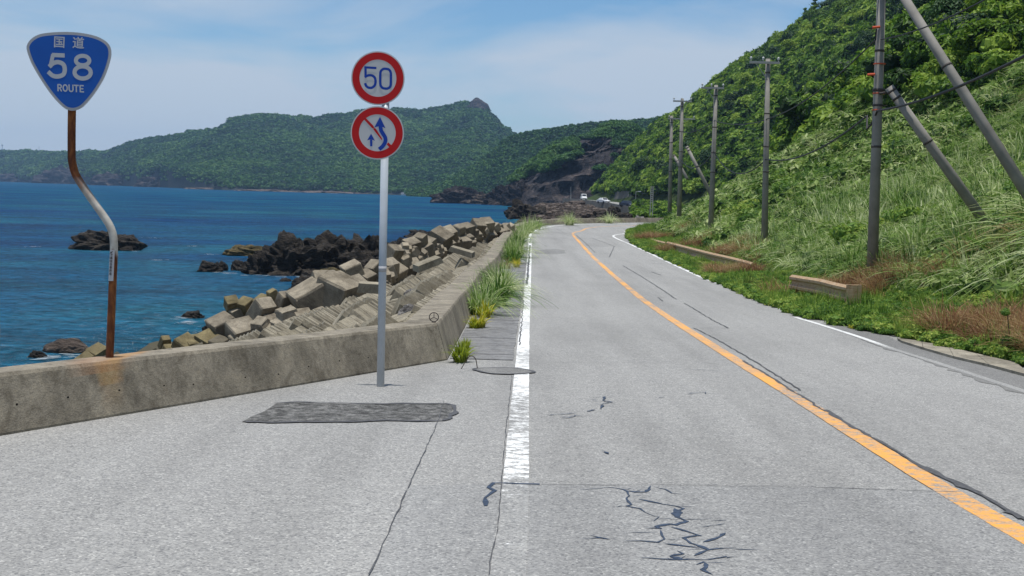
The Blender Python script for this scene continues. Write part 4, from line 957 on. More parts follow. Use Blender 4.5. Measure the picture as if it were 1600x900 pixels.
rock(575, 428, 130, 52, 'broad middle part of the big dark sea rock', 8, rough=.45, freq=2.4, strat=.1, grp=RG, deep=.8)
rock(632, 428, 110, 46, 'right shoulder of the big dark sea rock partly behind the sign pole', 11, rough=.45, freq=2.2, grp=RG)
rock(515, 429, 120, 57, 'central bulk of the big dark sea rock, highest part of its top', 71, rough=.4, freq=2.6, strat=.1, grp=RG, deep=.7)
rock(410, 429, 56, 30, 'small dark flank rock at the left end of the big sea rock', 14, rough=.5, freq=2.4, grp=RG)
rock(382, 400, 66, 16, 'low tan weedy rock lying behind the big dark sea rock', 17, 'rock_tan', deep=.5)
rock(326, 425, 34, 14, 'small pointed dark rock left of the big sea rock, leftmost of three', 19, grp=RG); rock(343, 423, 24, 14, 'small dark rock in the surf, middle of three left of the big rock', 23, grp=RG); rock(374, 423, 30, 14, 'low dark rock touching the big sea rock', 29, grp=RG)
rock(100, 551, 72, 21, 'rounded brown boulder in the water at the lower left', 31, 'rock_brown', rough=.12, strat=0, deep=.6); rock(57, 559, 26, 10, 'small black boulder beside the rounded brown one', 37)
rock(300, 497, 34, 10, 'flat black rock awash off the concrete block heap', 41); rock(325, 521, 20, 14, None or 'dark wet rock at the water edge left of the concrete blocks', 43, deep=1); rock(342, 508, 22, 10, 'dark wet rock just behind the water edge block', 44)
rock(445, 440, 18, 5, 'tiny dark rock awash in front of the big sea rock', 47); rock(515, 439, 56, 20, 'mossy boulder lying behind the biggest concrete block', 53, 'rock_tan', rough=.2, grp=None, deep=.8)
rock(480, 458, 60, 22, 'dark low rock between the water and the armour blocks', 59, rough=.4); rock(570, 440, 80, 40, 'dark rubble rock behind the concrete block left of the pole', 61, rough=.45)
rock(660, 372, 46, 12, 'dark reddish rock beyond the crest of blocks', 67, rough=.4)
for px, py, w_, h, d, l, mt in [(640,512,42,34,27,'pale lichen-covered boulder lying against the sea wall','boulder'),(662,498,34,18,29,'grey boulder with a rounded top beside the pale one','boulder'),(570,521,46,22,27,'black rock under the pink board','rock'),(648,470,40,18,33,'mauve grey stone lodged in the ridges','boulder'),(640,478,30,12,31,'dark stone below the mauve one','rock'),(612,520,28,14,26,'grey stone at the foot of the speed sign pole behind the wall','boulder')]:
    rock(px, py, w_, h, l, int(px+py), mt, d=d, rough=.25, deep=.8, sub=4, cut=.4) if False else rock(px, py, w_, h, l, int(px+py), mt, d=d, rough=.25, deep=.8, sub=4)
q = P(566, 505, 27.4); mb = MB(); mb.box((0,0,0), (.38, .16, .20), taper=.85); M['pink'] = simple('pink_plastic', (.50, .12, .17), .5, .1, 4); o = mb.build('float_body', M['pink']); o.name = 'washed_up_box'; o.location = q; o.rotation_euler = (.25, .05, .1); tag(o, 'pink plastic box washed up on the black rock behind the wall', 'plastic box')
mb = MB(); mb.box((0, -.005, -.11), (.40, .17, .03)); mb.build('rim', M['plate'], o)
# rocks near the cove
for k, (px, py, w_, h, d, l, mt) in enumerate([(812,336,58,26,210,'black rock stack at the tip of the stony foreshore','rock'),(842,338,44,18,205,'dark rock next to the black stack on the foreshore','rock'),(945,346,60,20,150,'large black boulder heap behind the wall at the bend','rock'),(960,334,30,14,170,'black boulder behind the heap below the far road','rock'),(975,343,36,14,148,'dark boulder at the right end of the heap','rock'),(925,343,50,14,160,'brown black boulder left of the heap','rock_brown'),(898,322,50,10,330,'grey rock ledge left of the far retaining wall','rock_brown'),(800,334,30,8,230,'low rock at the waterline off the foreshore','rock'),(1000,345,24,9,140,'pale boulder in the gap right of the heap','boulder')]):
    rock(px, py, w_*.72, h*.78, l, 100+k, mt, d=d, rough=.4, sub=4, deep=.7)
# brown block rows on the cove shore
mb = MB(); 
for k in range(1500):
    y = random.uniform(140, 305); t = random.random(); xs = float(np.interp(y, [118,140,200,290,350], [-4,-7,-3,3,9])); xe = float(np.interp(y, [118,160,200,260,330], [18,18,17,19,20]))
    x = xs+2+(xe-xs-2)*t; z = cove_z(x, y, (x-xs)/(float(np.interp(y, [118, 160, 200, 260, 330], [60, 62, 50, 30, 26]))-xs))+.25; y = round(y/9)*9+random.uniform(-1.2, 1.2); s = random.uniform(.5, 1.3)
    Mx = Matrix.Rotation(random.uniform(0,3), 3, 'Z') @ Matrix.Rotation(random.uniform(-.5,.5), 3, 'X'); mb.box((x, y, z), (s*1.3, s, s*.9), Mx, .8)
tag(mb.build('shore_rubble', M['rock_brown']), 'brown rubble blocks stepping down the cove shore', 'rubble', None, 'stuff')

# ------------------------------------------------------------------ instancing helpers
def scatter(name, pts, rot, scl, idx, protos, kind='stuff', label=None, cat=None):
    me = bpy.data.meshes.new(name); n = len(pts); me.vertices.add(n); me.vertices.foreach_set('co', np.asarray(pts, 'f').ravel())
    a = me.attributes.new('rot', 'FLOAT_VECTOR', 'POINT'); a.data.foreach_set('vector', np.asarray(rot, 'f').ravel())
    a = me.attributes.new('scl', 'FLOAT_VECTOR', 'POINT'); a.data.foreach_set('vector', np.asarray(scl, 'f').ravel())
    a = me.attributes.new('idx', 'INT', 'POINT'); a.data.foreach_set('value', np.asarray(idx, 'i').ravel())
    o = link(name, me); o['kind'] = kind
    if label: o['label'] = label
    if cat: o['category'] = cat
    c = bpy.data.collections.new('source_'+name)
    for k, pm in enumerate(protos): q = bpy.data.objects.new('src%02d_%s' % (k, name), pm); c.objects.link(q)
    g = bpy.data.node_groups.new('scatter_'+name, 'GeometryNodeTree'); g.interface.new_socket('Geometry', in_out='INPUT', socket_type='NodeSocketGeometry'); g.interface.new_socket('Geometry', in_out='OUTPUT', socket_type='NodeSocketGeometry')
    gi = g.nodes.new('NodeGroupInput'); go = g.nodes.new('NodeGroupOutput'); ci = g.nodes.new('GeometryNodeCollectionInfo'); ci.inputs['Collection'].default_value = c
    ci.inputs['Separate Children'].default_value = True; ci.inputs['Reset Children'].default_value = True
    ip_ = g.nodes.new('GeometryNodeInstanceOnPoints'); ip_.inputs['Pick Instance'].default_value = True
    def at(nm, tp):
        k = g.nodes.new('GeometryNodeInputNamedAttribute'); k.data_type = tp; k.inputs['Name'].default_value = nm; return k.outputs['Attribute']
    g.links.new(gi.outputs[0], ip_.inputs['Points']); g.links.new(ci.outputs[0], ip_.inputs['Instance']); g.links.new(at('idx', 'INT'), ip_.inputs['Instance Index'])
    e2r = g.nodes.new('FunctionNodeEulerToRotation'); g.links.new(at('rot', 'FLOAT_VECTOR'), e2r.inputs[0]); g.links.new(e2r.outputs[0], ip_.inputs['Rotation']); g.links.new(at('scl', 'FLOAT_VECTOR'), ip_.inputs['Scale'])
    g.links.new(ip_.outputs[0], go.inputs[0]); md = o.modifiers.new('scatter', 'NODES'); md.node_group = g; return o
def with_rnd(me, vals):
    a = me.attributes.new('rnd', 'FLOAT', 'POINT'); a.data.foreach_set('value', np.asarray(vals, 'f')); return me
def clump_mesh(name, nleaf, leaf, mat, seed, squash=.75, core=True, lobes=7, aspect=1.5):
    r = np.random.default_rng(seed); v = []; f = []; rn = []
    lc = r.normal(size=(lobes, 3)); lc /= np.linalg.norm(lc, axis=1)[:, None]; lc[:, 2] = np.abs(lc[:, 2])*.8-.1; lc *= r.uniform(.35, .72, (lobes, 1)); lr = r.uniform(.30, .55, lobes)
    lc = np.vstack([lc, [[0, 0, 0]]]); lr = np.append(lr, .62)
    for i in range(nleaf):
        k = r.integers(0, lobes+1); d = r.normal(size=3); d /= np.linalg.norm(d)
        if d[2] < -.35: d[2] = -d[2]
        c = lc[k]+d*lr[k]*r.uniform(.78, 1.08); c[2] *= squash
        n = d+r.normal(size=3)*.55+np.array([0, 0, .35]); n /= np.linalg.norm(n); t = np.cross(n, r.normal(size=3)); t /= np.linalg.norm(t); b = np.cross(n, t)
        s = leaf*r.uniform(.6, 1.3); q = len(v); v += [tuple(c-t*s*aspect), tuple(c-b*s*.6+n*s*.18), tuple(c+t*s*aspect), tuple(c+b*s*.6+n*s*.18)]; f.append((q, q+1, q+2, q+3)); rn += [r.random()*.75+.25*(k/(lobes+1))]*4
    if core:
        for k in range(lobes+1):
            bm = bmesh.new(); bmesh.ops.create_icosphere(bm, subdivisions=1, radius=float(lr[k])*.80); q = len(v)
            rk = r.random()*.3  # core keeps to the dark leaf tones: inner crown shade painted in
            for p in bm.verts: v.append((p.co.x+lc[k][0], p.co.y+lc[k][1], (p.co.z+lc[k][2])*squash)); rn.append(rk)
            f += [tuple(x.index+q for x in fc.verts) for fc in bm.faces]; bm.free()
    return with_rnd(mesh_from(name, v, f, mat), rn)
def tuft_mesh(name, nb, h, spread, w_, mat, seed, segs=4, stiff=.5, base=.12, up=.0):
    r = np.random.default_rng(seed); v = []; f = []; rn = []
    for i in range(nb):
        a = r.uniform(0, 2*math.pi); b0 = base*math.sqrt(r.random()); az = a+r.normal()*.4; x0, y0 = b0*math.cos(a), b0*math.sin(a); L_ = h*r.uniform(.55, 1.1); lean = r.uniform(.1, 1)*spread
        dx, dy = math.cos(az), math.sin(az); sx, sy = -dy, dx; tw = r.uniform(-.6, .6); rv_ = r.random(); q = len(v)
        for k in range(segs+1):
            t = k/segs; out_ = L_*lean*(t**1.5)*.75; z = L_*(t-stiff*lean*t**2.3); wd = w_*(1-t**1.6)*(.55+.45*min(1, t*4))+.001
            ox, oy = sx*wd*math.cos(tw*t), sy*wd*math.cos(tw*t); oz = wd*math.sin(tw*t)
            v.append((x0+dx*out_-ox, y0+dy*out_-oy, z-oz)); v.append((x0+dx*out_+ox, y0+dy*out_+oy, z+oz)); rn += [rv_, rv_]
        for k in range(segs): f.append((q+2*k, q+2*k+1, q+2*k+3, q+2*k+2))
    return with_rnd(mesh_from(name, v, f, mat), rn)

# ------------------------------------------------------------------ forest and grasses on the hillside
def ub(y): return np.interp(y, [0, 45, 60, 75, 107, 120, 150, 520], [24, 22, 17, 13.5, 11, 6, 2.5, 2.0])    # where the grass gives way to trees
FOR = [clump_mesh('leaf_clump', 620, .085, M['forest'], 10+k) for k in range(4)]
FORF = [clump_mesh('leaf_clump_far', 240, .15, M['forest'], 30+k) for k in range(4)]
def place(n, yr, ufun, umax, seed):
    r = np.random.default_rng(seed); y = r.uniform(*yr, n); lo = ufun(y); u = lo+(umax-lo)*r.random(n); return xb(y)+u, y, u, r
def front_cut(x, y, z):    # keep what the place could show
    px = 800+FPX*x/y; return (px < 1760) & (px > 860)
pts = []; 
x, y, u, r = place(15000, (38, 200), lambda y: ub(y), 75, 1)
bd = fvn(x, y, .09, 40)*3.5; k = (u > ub(y)+bd) & front_cut(x, y, 0); x, y, u = x[k], y[k], u[k]; s = r.uniform(.9, 2.1, len(x))*np.interp(y, [38, 200], [.85, 1.35])
s *= np.where(fvn(x, y, .12, 51) > .25, 1.45, 1)
z = hill(x, y)+s*r.uniform(-.1, .75, len(x)); n = len(x)
scatter('forest', np.c_[x, y, z], np.c_[r.uniform(-.25, .25, n), r.uniform(-.25, .25, n)-.25, r.uniform(0, 6.28, n)], np.c_[s, s, s*r.uniform(.8, 1.25, n)], r.integers(0, 4, n), FOR, label='dense broadleaf forest covering the near hillside above the grass', cat='forest')
CR2 = [clump_mesh('tree_crown', 1500, .06, M['forest_dark' if k % 2 else 'forest_lime'], 150+k, .85, core=False, lobes=11, aspect=1.3) for k in range(4)]
x, y, u, r = place(900, (45, 330), lambda y: ub(y)+1.5, 75, 19); k = front_cut(x, y, 0) & (fvn(x, y, .07, 88) > -.1); x, y, u = x[k], y[k], u[k]; n = len(x); s = r.uniform(1.6, 3.0, n)*np.interp(y, [45, 330], [.85, 1.4])
scatter('broad_crowns', np.c_[x, y, hill(x, y)+s*.75], np.c_[r.uniform(-.2, .2, n), r.uniform(-.2, .2, n)-.2, r.uniform(0, 6.28, n)], np.c_[s, s, s*r.uniform(.8, 1.1, n)], r.integers(0, 4, n), CR2, label='taller dark and lime green tree crowns standing out of the hillside forest', cat='forest')
x, y, u, r = place(15000, (190, 515), lambda y: ub(y), 85, 2)
k = (u > ub(y)+fvn(x, y, .09, 40)*1.5) & front_cut(x, y, 0); x, y, u = x[k], y[k], u[k]; n = len(x); s = r.uniform(1.7, 3.6, n); z = hill(x, y)+s*.2
scatter('far_forest', np.c_[x, y, z], np.c_[r.uniform(-.25, .25, n), r.uniform(-.25, .25, n)-.2, r.uniform(0, 6.28, n)], np.c_[s, s, s*r.uniform(.8, 1.3, n)], r.integers(0, 4, n), FORF, label='dark green forest on the far part of the hillside down to the coast road', cat='forest')
# scrub hiding the far road right of the dark car
r = np.random.default_rng(33); n = 150; px_ = r.uniform(995, 1062, n); d_ = r.uniform(150, 235, n); py_ = 346-(d_-150)/85*26+r.uniform(-4, 3, n); q = [P(a, b, c) for a, b, c in zip(px_, py_, d_)]; s_r = r.uniform(1.0, 2.1, n)
scatter('roadside_scrub', [tuple(v) for v in q], np.c_[np.zeros(n), np.zeros(n), r.uniform(0, 6.28, n)], np.c_[s_r, s_r, s_r], r.integers(0, 4, n), FORF, label='mid green scrub filling the inside of the bend before the far road', cat='scrub')
# silver grass
REED = [tuft_mesh('reed_tuft', 34, 1.9, 1.1, .032, M['grass'], 140+k, 6, .5, .3) for k in range(2)]
TUF = [tuft_mesh('grass_tuft', 50, .80, 2.2, .021, M['grass'], 60+k, 5, .62, .26) for k in range(3)]+[tuft_mesh('grass_tuft', 30, 1.0, 1.9, .028, M['grass'], 64, 5, .65, .25), clump_mesh('broadleaf_tuft', 230, .07, M['scrubgrass'], 65, .6, lobes=6, aspect=2.2)]
TUFF = [tuft_mesh('grass_tuft_far', 28, .85, 2.2, .05, M['grass'], 70+k, 3, .6, .3) for k in range(2)]+[clump_mesh('broadleaf_far', 140, .12, M['scrubgrass'], 75, .55, lobes=6, aspect=1.9)]
def gscatter(name, n, yr, seed, protos, s0, s1, lab):
    x, y, u, r = place(n, yr, lambda y: np.interp(y, [0, 16, 24, 30, 60, 90], [1.6, 1.4, 1.6, 1.2, .9, .6]), 30, seed)
    bd = fvn(x, y, .09, 40)*3.5; k = (u < ub(y)+bd+1.0) & front_cut(x, y, 0)
    low = fvn(x, y, .25, 60) > .42; k &= ~(low & (u < 6) & (r.random(len(x)) < .6))
    x, y, u = x[k], y[k], u[k]; n = len(x); s = r.uniform(s0, s1, n)*np.interp(u, [1, 4], [.75, 1.0])*np.interp(y, [12, 34, 40], [1.25, 1.1, 1.0])*(1+.25*fvn(x, y, .3, 66)); print(name, n)
    scatter(name, np.c_[x, y, hill(x, y)-.05], np.c_[r.uniform(-.2, .2, n), r.uniform(-.25, .1, n), r.uniform(0, 6.28, n)], np.c_[s, s, s], r.integers(0, len(protos), n), protos, label=lab, cat='grass')
gscatter('silver_grass', 17000, (9, 55), 3, TUF, .62, 1.15, 'arching silver grass covering the near slope beside the road')
gscatter('slope_grass', 19000, (55, 150), 4, TUFF, .7, 1.3, 'pale green grass belt on the slope below the forest')
gscatter('reeds', 1300, (12, 60), 14, REED, .55, .85, 'tall broad bladed reeds rising above the silver grass')
x, y, u, r = place(1500, (12, 30), lambda y: np.interp(y, [12, 22, 26, 30], [1.8, 2.4, 3.2, 4.2]), 8.5, 41); k = front_cut(x, y, 0) & (fvn(x, y, .5, 43) > -.35); x, y, u = x[k], y[k], u[k]; n = len(x); s = r.uniform(1.05, 1.75, n)
scatter('tall_grass', np.c_[x, y, hill(x, y)-.05], np.c_[r.uniform(-.25, .25, n), r.uniform(-.35, 0, n), r.uniform(0, 6.28, n)], np.c_[s, s, s], r.integers(0, 4, n), TUF[:4], label='tall dense arching grass massed at the right edge above the dry red patch', cat='grass')
# scattered leafy bushes in the grass slope
BUSH = [clump_mesh('bush_leaves', 420, .075, M['herb'], 80+k, .9, lobes=5) for k in range(3)]
x, y, u, r = place(1500, (14, 110), lambda y: np.full_like(y, 2.0), 24, 5); k = (u < ub(y)+1) & front_cut(x, y, 0) & (fvn(x, y, .16, 77) > .0); x, y, u = x[k], y[k], u[k]; n = len(x); s = r.uniform(.35, 1.0, n)
scatter('hillside_shrubs', np.c_[x, y, hill(x, y)+s*.4], np.c_[np.zeros(n), np.zeros(n), r.uniform(0, 6.28, n)], np.c_[s, s, s], r.integers(0, 3, n), BUSH, label='bright leafy undergrowth among the grass on the slope', cat='undergrowth')
# verge herbs: low carpet of round leaves
def verge(name, n, yr, seed, protos, f0, f1, s0, s1, lab, mask=None, zoff=.0, cat='ground cover'):
    r = np.random.default_rng(seed); y = 9+(yr[1]-9)*r.random(n)**1.35; y = y[(y > yr[0])]; n = len(y); t = f0+(f1-f0)*r.random(n)
    xi = np.interp(y, VE_Y, VE_X); x = xi+t*(xb(y)+2.2-xi); k = np.ones(n, bool) if mask is None else mask(x, y, t, r); x, y, t, xi = x[k], y[k], t[k], xi[k]; n = len(x); s = r.uniform(s0, s1, n)*np.interp(y, [9, 30, 40, 90], [1, 1, .8, 1.1])
    z = np.where(x < xb(y), zr(y)+.0+.2*np.clip((x-xi)/(xb(y)-xi+.01), 0, 1), hill(x, y)); print(name, n)
    scatter(name, np.c_[x, y, z+zoff*s], np.c_[r.uniform(-.2, .2, n), r.uniform(-.2, .2, n), r.uniform(0, 6.28, n)], np.c_[s, s, s], r.integers(0, len(protos), n), protos, label=lab, cat=cat)
ve = [G(a, b) for a, b in [(1700,600),(1600,574),(1530,557),(1480,547),(1440,538),(1400,529),(1345,517),(1290,508),(1260,500),(1225,489),(1180,472),(1150,458),(1110,441),(1060,416),(1020,398),(990,384),(976,370)]]
VE_Y = [0, 10]+[p.y for p in ve]+[96, 110]; VE_X = [8, 7.9]+[p.x+.12 for p in ve]+[9.6, 12.5]
HB = [clump_mesh('herb_clump', 260, .10, M['herb'], 90+k, .55, lobes=5, aspect=1.0) for k in range(3)]
bmask = lambda x, y: (fvn(x, y, .35, 91)+np.interp(y, [10, 20, 22, 26, 30, 60], [1.2, .9, .15, -.1, .1, .1]))
verge('verge_herbs', 9500, (9, 112), 6, HB, 0.0, .85, .16, .34, 'low bright green leafy weeds spilling over the road edge on the right', lambda x, y, t, r: (bmask(x, y) < .42) | (t < .14), .15)
verge('verge_yellow_herbs', 700, (9, 100), 7, [clump_mesh('yellow_herb_clump', 200, .10, M['yellowherb'], 97, .6, lobes=4, aspect=1.0)], 0.0, .45, .12, .24, 'yellow green weeds along the verge edge', lambda x, y, t, r: fvn(x, y, .5, 95) > .1, .15)
DRY = [tuft_mesh('dry_tuft', 60, .52, 1.8, .006, M['brown'], 100+k, 3, .35, .2) for k in range(3)]
verge('dry_grass', 4600, (10, 80), 8, DRY, 0.12, 1.0, .9, 1.6, 'reddish brown dry grass patches behind the kerb on the right', lambda x, y, t, r: (bmask(x, y) > .38), 0, 'dry grass')
GF = [tuft_mesh('fine_tuft', 40, .5, .7, .007, M['herb'], 110+k, 3, .4, .15) for k in range(2)]
verge('verge_grass', 1500, (9, 112), 9, GF, 0.02, 1.0, .6, 1.1, 'thin green grass mixed into the verge', None, 0, 'grass')

# single plants against the left wall
LG = [tuft_mesh('left_tuft', 300, .95, 1.9, .010, M['grass'], 120+k, 6, .62, .24) for k in range(2)]+[tuft_mesh('left_tuft', 170, .8, 1.9, .014, M['grass'], 125, 5, .6, .2)]
GP = 'grass clumps growing between the sea wall and the road'
for px, py, s, k, lab in [(752,492,.86,1,'grass clump nearest the camera in front of the sea wall'),(772,478,1.0,0,'largest arching pale green grass clump beside the road'),(786,464,.95,1,'grass clump leaning over the road right behind the largest one'),(778,450,.9,0,'grass clump at the back of the largest pair'),(800,412,.95,0,'middle grass clump along the wall, road side'),(806,402,1.1,1,'second middle grass clump bulging onto the gutter'),(793,396,1.0,2,'pale grass clump against the wall in the middle distance'),(808,386,1.1,0,'far grass clump before the row at the bend'),(818,370,1.2,1,'grass clump of the far row, nearest one'),(826,364,1.4,0,'grass clump of the far row, middle one'),(838,358,1.4,2,'grass clump of the far row, last one at the bend'),(790,420,.6,2,'small grass tuft at the foot of the wall between clumps'),(812,378,1.0,1,'thin far grass clump at the gutter edge'),(890,352,1.4,0,'small grass clump on the wall at the bend'),(951,349,1.6,2,'bushy clump at the wall on the far side of the bend')]:
    q = G(px, py); o = link('grass_clump', LG[k], None, (q.x, q.y, float(zr(q.y))-.02), (0, 0, random.uniform(0, 6))); o.scale = (s*1.12, s*1.12, s*1.3); tag(o, lab, 'grass clump', GP)
YW = [tuft_mesh('weed', 80, 1.5, 1.3, .075, M['yellowherb'], 130+k, 4, .45, .5) for k in range(2)]
for px, py, s, k, lab in [(757,497,.27,0,'yellow green weed under the largest grass clump'),(748,513,.24,1,'yellow leafy weed beside the wall, second from the corner'),(741,514,.18,0,'small yellow weed touching the wall foot'),(719,566,.20,1,'light green weed at the wall corner'),(723,556,.19,0,'upright weed just behind the wall corner weed'),(726,546,.15,1,'narrow weed top at the wall corner'),(807,418,.3,0,'yellow weed at the foot of the middle grass'),(790,436,.25,1,'small yellow weed between two grass clumps')]:
    q = G(px, py); o = link('weed', YW[k], None, (q.x, q.y, float(zr(q.y))), (0, 0, random.uniform(0, 6))); o.scale = (s*1.0, s*.85, s*1.05); tag(o, lab, 'weed', 'yellow green weeds in front of the sea wall')
q = G(735, 577); mb = MB(); mb.tube(crom([q+Vector((-.12, 0, 0)), q+Vector((-.02, .02, .16)), q+Vector((.06, 0, .14)), q+Vector((.09, 0, 0))], 5), .006, 5); tag(mb.build('dry_stem', M['bark']), 'thin dead arching stem at the wall corner', 'stem')
# leafy seedling on the right verge
q = G(1548, 561)+Vector((.25, 0, 0)); sh = empty('leafy_shrub', q); tag(sh, 'dark green leafy shrub with pale top leaves in front of the red dry grass', 'shrub')
mb = MB(); mb.tube([Vector((0,0,0)), Vector((.02,0,.35)), Vector((-.05,0,.8))], .008, 5); mb.build('stem', M['bark'], sh)
o = link('foliage', BUSH[0], sh, (0, 0, .18)); o.scale = (.24, .24, .30); o = link('foliage', BUSH[1], sh, (-.08, 0, .72)); o.scale = (.12, .12, .12)

# individual trees on the skyline
def tree(px, py_top, d, hpx, wpx, label, seed):
    yy_ = np.arange(150, 480, 4.0); xx_ = (px-800)/FPX*yy_; d = float(yy_[np.argmax((hill(xx_, yy_)-6.5)/yy_)]); h = hpx*d/FPX; t = P(px, py_top, d); zb_ = float(hill(t.x, t.y)); b = Vector((t.x, t.y, min(zb_, t.z-h)-.3)); H_ = t.z-b.z
    e = empty('tree', b); tag(e, label, 'tree', 'trees standing up on the hill skyline'); rr = random.Random(seed); lean = rr.uniform(-.4, .4)
    mb = MB(); mb.tube([Vector((0,0,0)), Vector((lean*.3,0,H_*.5)), Vector((lean,0,H_*.9))], [.28, .2, .06], 8)
    for k in range(4): a = rr.uniform(0, 6.28); z0 = H_*rr.uniform(.45, .75); mb.tube([Vector((lean*.4,0,z0)), Vector((math.cos(a)*h*.25, math.sin(a)*h*.25, z0+h*.2))], [.09, .03], 5)
    mb.build('trunk', M['bark'], e)
    w_ = wpx*d/FPX/2; n = 9
    r = np.random.default_rng(seed); 
    for k in range(n):
        t_ = k/(n-1); rad = w_*(.28+.35*(1-t_)); a = rr.uniform(0, 6.28); off = w_*.55*(1-t_)
        o = link('crown', FOR[k % 4], e, (lean+math.cos(a)*off, math.sin(a)*off, H_-h+rad*.4+(h-rad)*t_)); o.scale = (rad, rad, rad*1.15); o.rotation_euler = (0, 0, a)
for a in [(1275,-2,225,44,34,'tall dark tree standing highest on the skyline',1),(1256,12,228,32,28,'rounder dark tree left of the highest skyline tree',2),(1297,-6,215,36,28,'dark tree right of the highest one, cut by the top edge',3),(1238,38,240,22,20,'small skyline tree at the foot of the two dark trees',4),(1211,48,262,18,16,'small pointed skyline tree halfway up the ridge',5),(1313,-8,205,26,26,'skyline tree at the very top edge of the photo',6),(1188,74,280,12,14,'tiny bushy tree on the middle of the ridge line',7)]: tree(*a)

# ------------------------------------------------------------------ far hills
def fan(name, px0, px1, npx, base_d, ridge, ridge_d, nt, mat, amp, seed, shape, zb=-1.5, back=True, smooth=True, dep=0.0, kind='structure', rock=None):
    pxs = np.linspace(px0, px1, npx); ts = np.linspace(0, 1, nt); rows = []
    rpx = [a for a, b in ridge]; rpy = [b for a, b in ridge]
    for t in ts:
        row = []
        for px in pxs:
            db = float(base_d(px)); dr = float(ridge_d(px)); yy = db+(dr-db)*t; ry = float(np.interp(px, rpx, rpy))
            rt = P(px, ry, dr); x = rt.x*yy/dr; zt = rt.z
            z = zb+(zt-zb)*shape(t, px)
            env = math.sin(math.pi*min(1, t*.98+.01))**.7
            z += amp*env*float(fvn(x, yy, 1/ (dr*.07), seed))*1.0+amp*.35*env*float(fvn(x, yy, 1/(dr*.02), seed+9))
            if dep:
                q = mn.ridged_multi_fractal(Vector((x*.05, yy*.03, z*.09+seed)), 1.0, 2.2, 5, 1.0, 2.0)-1.2; yy2 = yy-dep*q*env; x = x*yy2/yy; row.append((x, yy2, z+dep*.12*q*env))
            else: row.append((x, yy, z))
        rows.append(row)
    if back: rows.append([(a*1.25, b*1.25, -20) for a, b, c in rows[-1]])
    return tag(sheet(name, mat, rows, smooth=smooth), kind=kind), rows
RA = [(-400,262),(-300,255),(-200,246),(-80,241),(0,240),(60,242),(140,242),(165,242),(182,238),(215,223),(240,218),(262,216),(285,210),(300,208),(340,205),(352,197),(372,187),(400,182),(440,186),(464,188),(478,186),(489,192),(510,185),(545,180),(580,177),(605,176),(622,172),(650,176),(690,172),(715,168),(733,163),(741,164),(758,172),(780,197),(802,213),(830,232),(860,255),(900,280)]
bA = lambda p: np.interp(p, [-400, 0, 120, 270, 345, 420, 620, 700, 900], [2900, 2500, 2050, 1560, 1330, 1300, 1250, 1180, 900])
rA = lambda p: bA(p)+np.interp(p, [-400, 0, 160, 400, 745, 900], [300, 320, 330, 620, 720, 500])
def shA(t, px):
    cl = float(np.interp(px, [-400, 60, 90, 250, 300, 360, 500, 900], [.22, .22, .34, .32, .2, .05, .03, .03]))
    return min(1, cl*min(1, t/.04)+(1-cl)*t**.95)
_, rowsA = fan('far_hills', -400, 900, 260, bA, RA, rA, 34, M['farsoil'], 9, 3, shA)
RB = [(640,303),(680,292),(720,275),(760,248),(785,225),(802,214),(830,209),(870,202),(910,196),(940,193),(975,192),(1000,190),(1030,186),(1080,176),(1160,160)]
bB = lambda p: np.interp(p, [640, 1160], [1080, 640]); rB = lambda p: np.interp(p, [640, 800, 940, 1160], [1120, 1040, 980, 900])
_, rowsB = fan('middle_hills', 640, 1160, 110, bB, RB, rB, 22, M['farsoil'], 6, 13, lambda t, px: t**.9)
FF = [clump_mesh('distant_canopy', 70, .34, M['farforest'], 200+k, .8, lobes=4, aspect=1.0) for k in range(4)]
def cover(name, rows, n, size, seed, lab, keep=None, protos=FF):
    r = np.random.default_rng(seed); R_ = np.array(rows[:-1]); nt_, np_ = R_.shape[:2]; a = r.uniform(0, nt_-1.001, n)**1.0; b = r.uniform(0, np_-1.001, n); i = a.astype(int); j = b.astype(int); fa = (a-i)[:, None]; fb = (b-j)[:, None]
    p = (R_[i, j]*(1-fa)+R_[i+1, j]*fa)*(1-fb)+(R_[i, j+1]*(1-fa)+R_[i+1, j+1]*fa)*fb
    px = 800+FPX*p[:, 0]/p[:, 1]; k = np.ones(n, bool) if keep is None else keep(px, a/(nt_-1), p, r); p = p[k]; n = len(p)
    s = r.uniform(*size, n)*p[:, 1]/1500*np.where(fvn(p[:, 0], p[:, 1], .01, 5) > .3, 1.35, 1); print(name, n)
    scatter(name, p+np.c_[np.zeros(n), np.zeros(n), s*.15], np.c_[np.zeros(n), np.zeros(n), r.uniform(0, 6.28, n)], np.c_[s, s, s*r.uniform(.6, 1.0, n)], r.integers(0, len(protos), n), protos, label=lab, cat='forest')
cover('distant_forest', rowsA, 36000, (3.6, 7.2), 21, 'hazy green forest covering the far coastal hills', lambda px, t, p, r: (px > -150) & ~((px > 70) & (px < 300) & (t < .025) & (r.random(len(px)) < .5)) & (t > .015))
cover('middle_forest', rowsB, 13000, (3.6, 7.5), 22, 'forest on the ridge between the headland and the far hills')
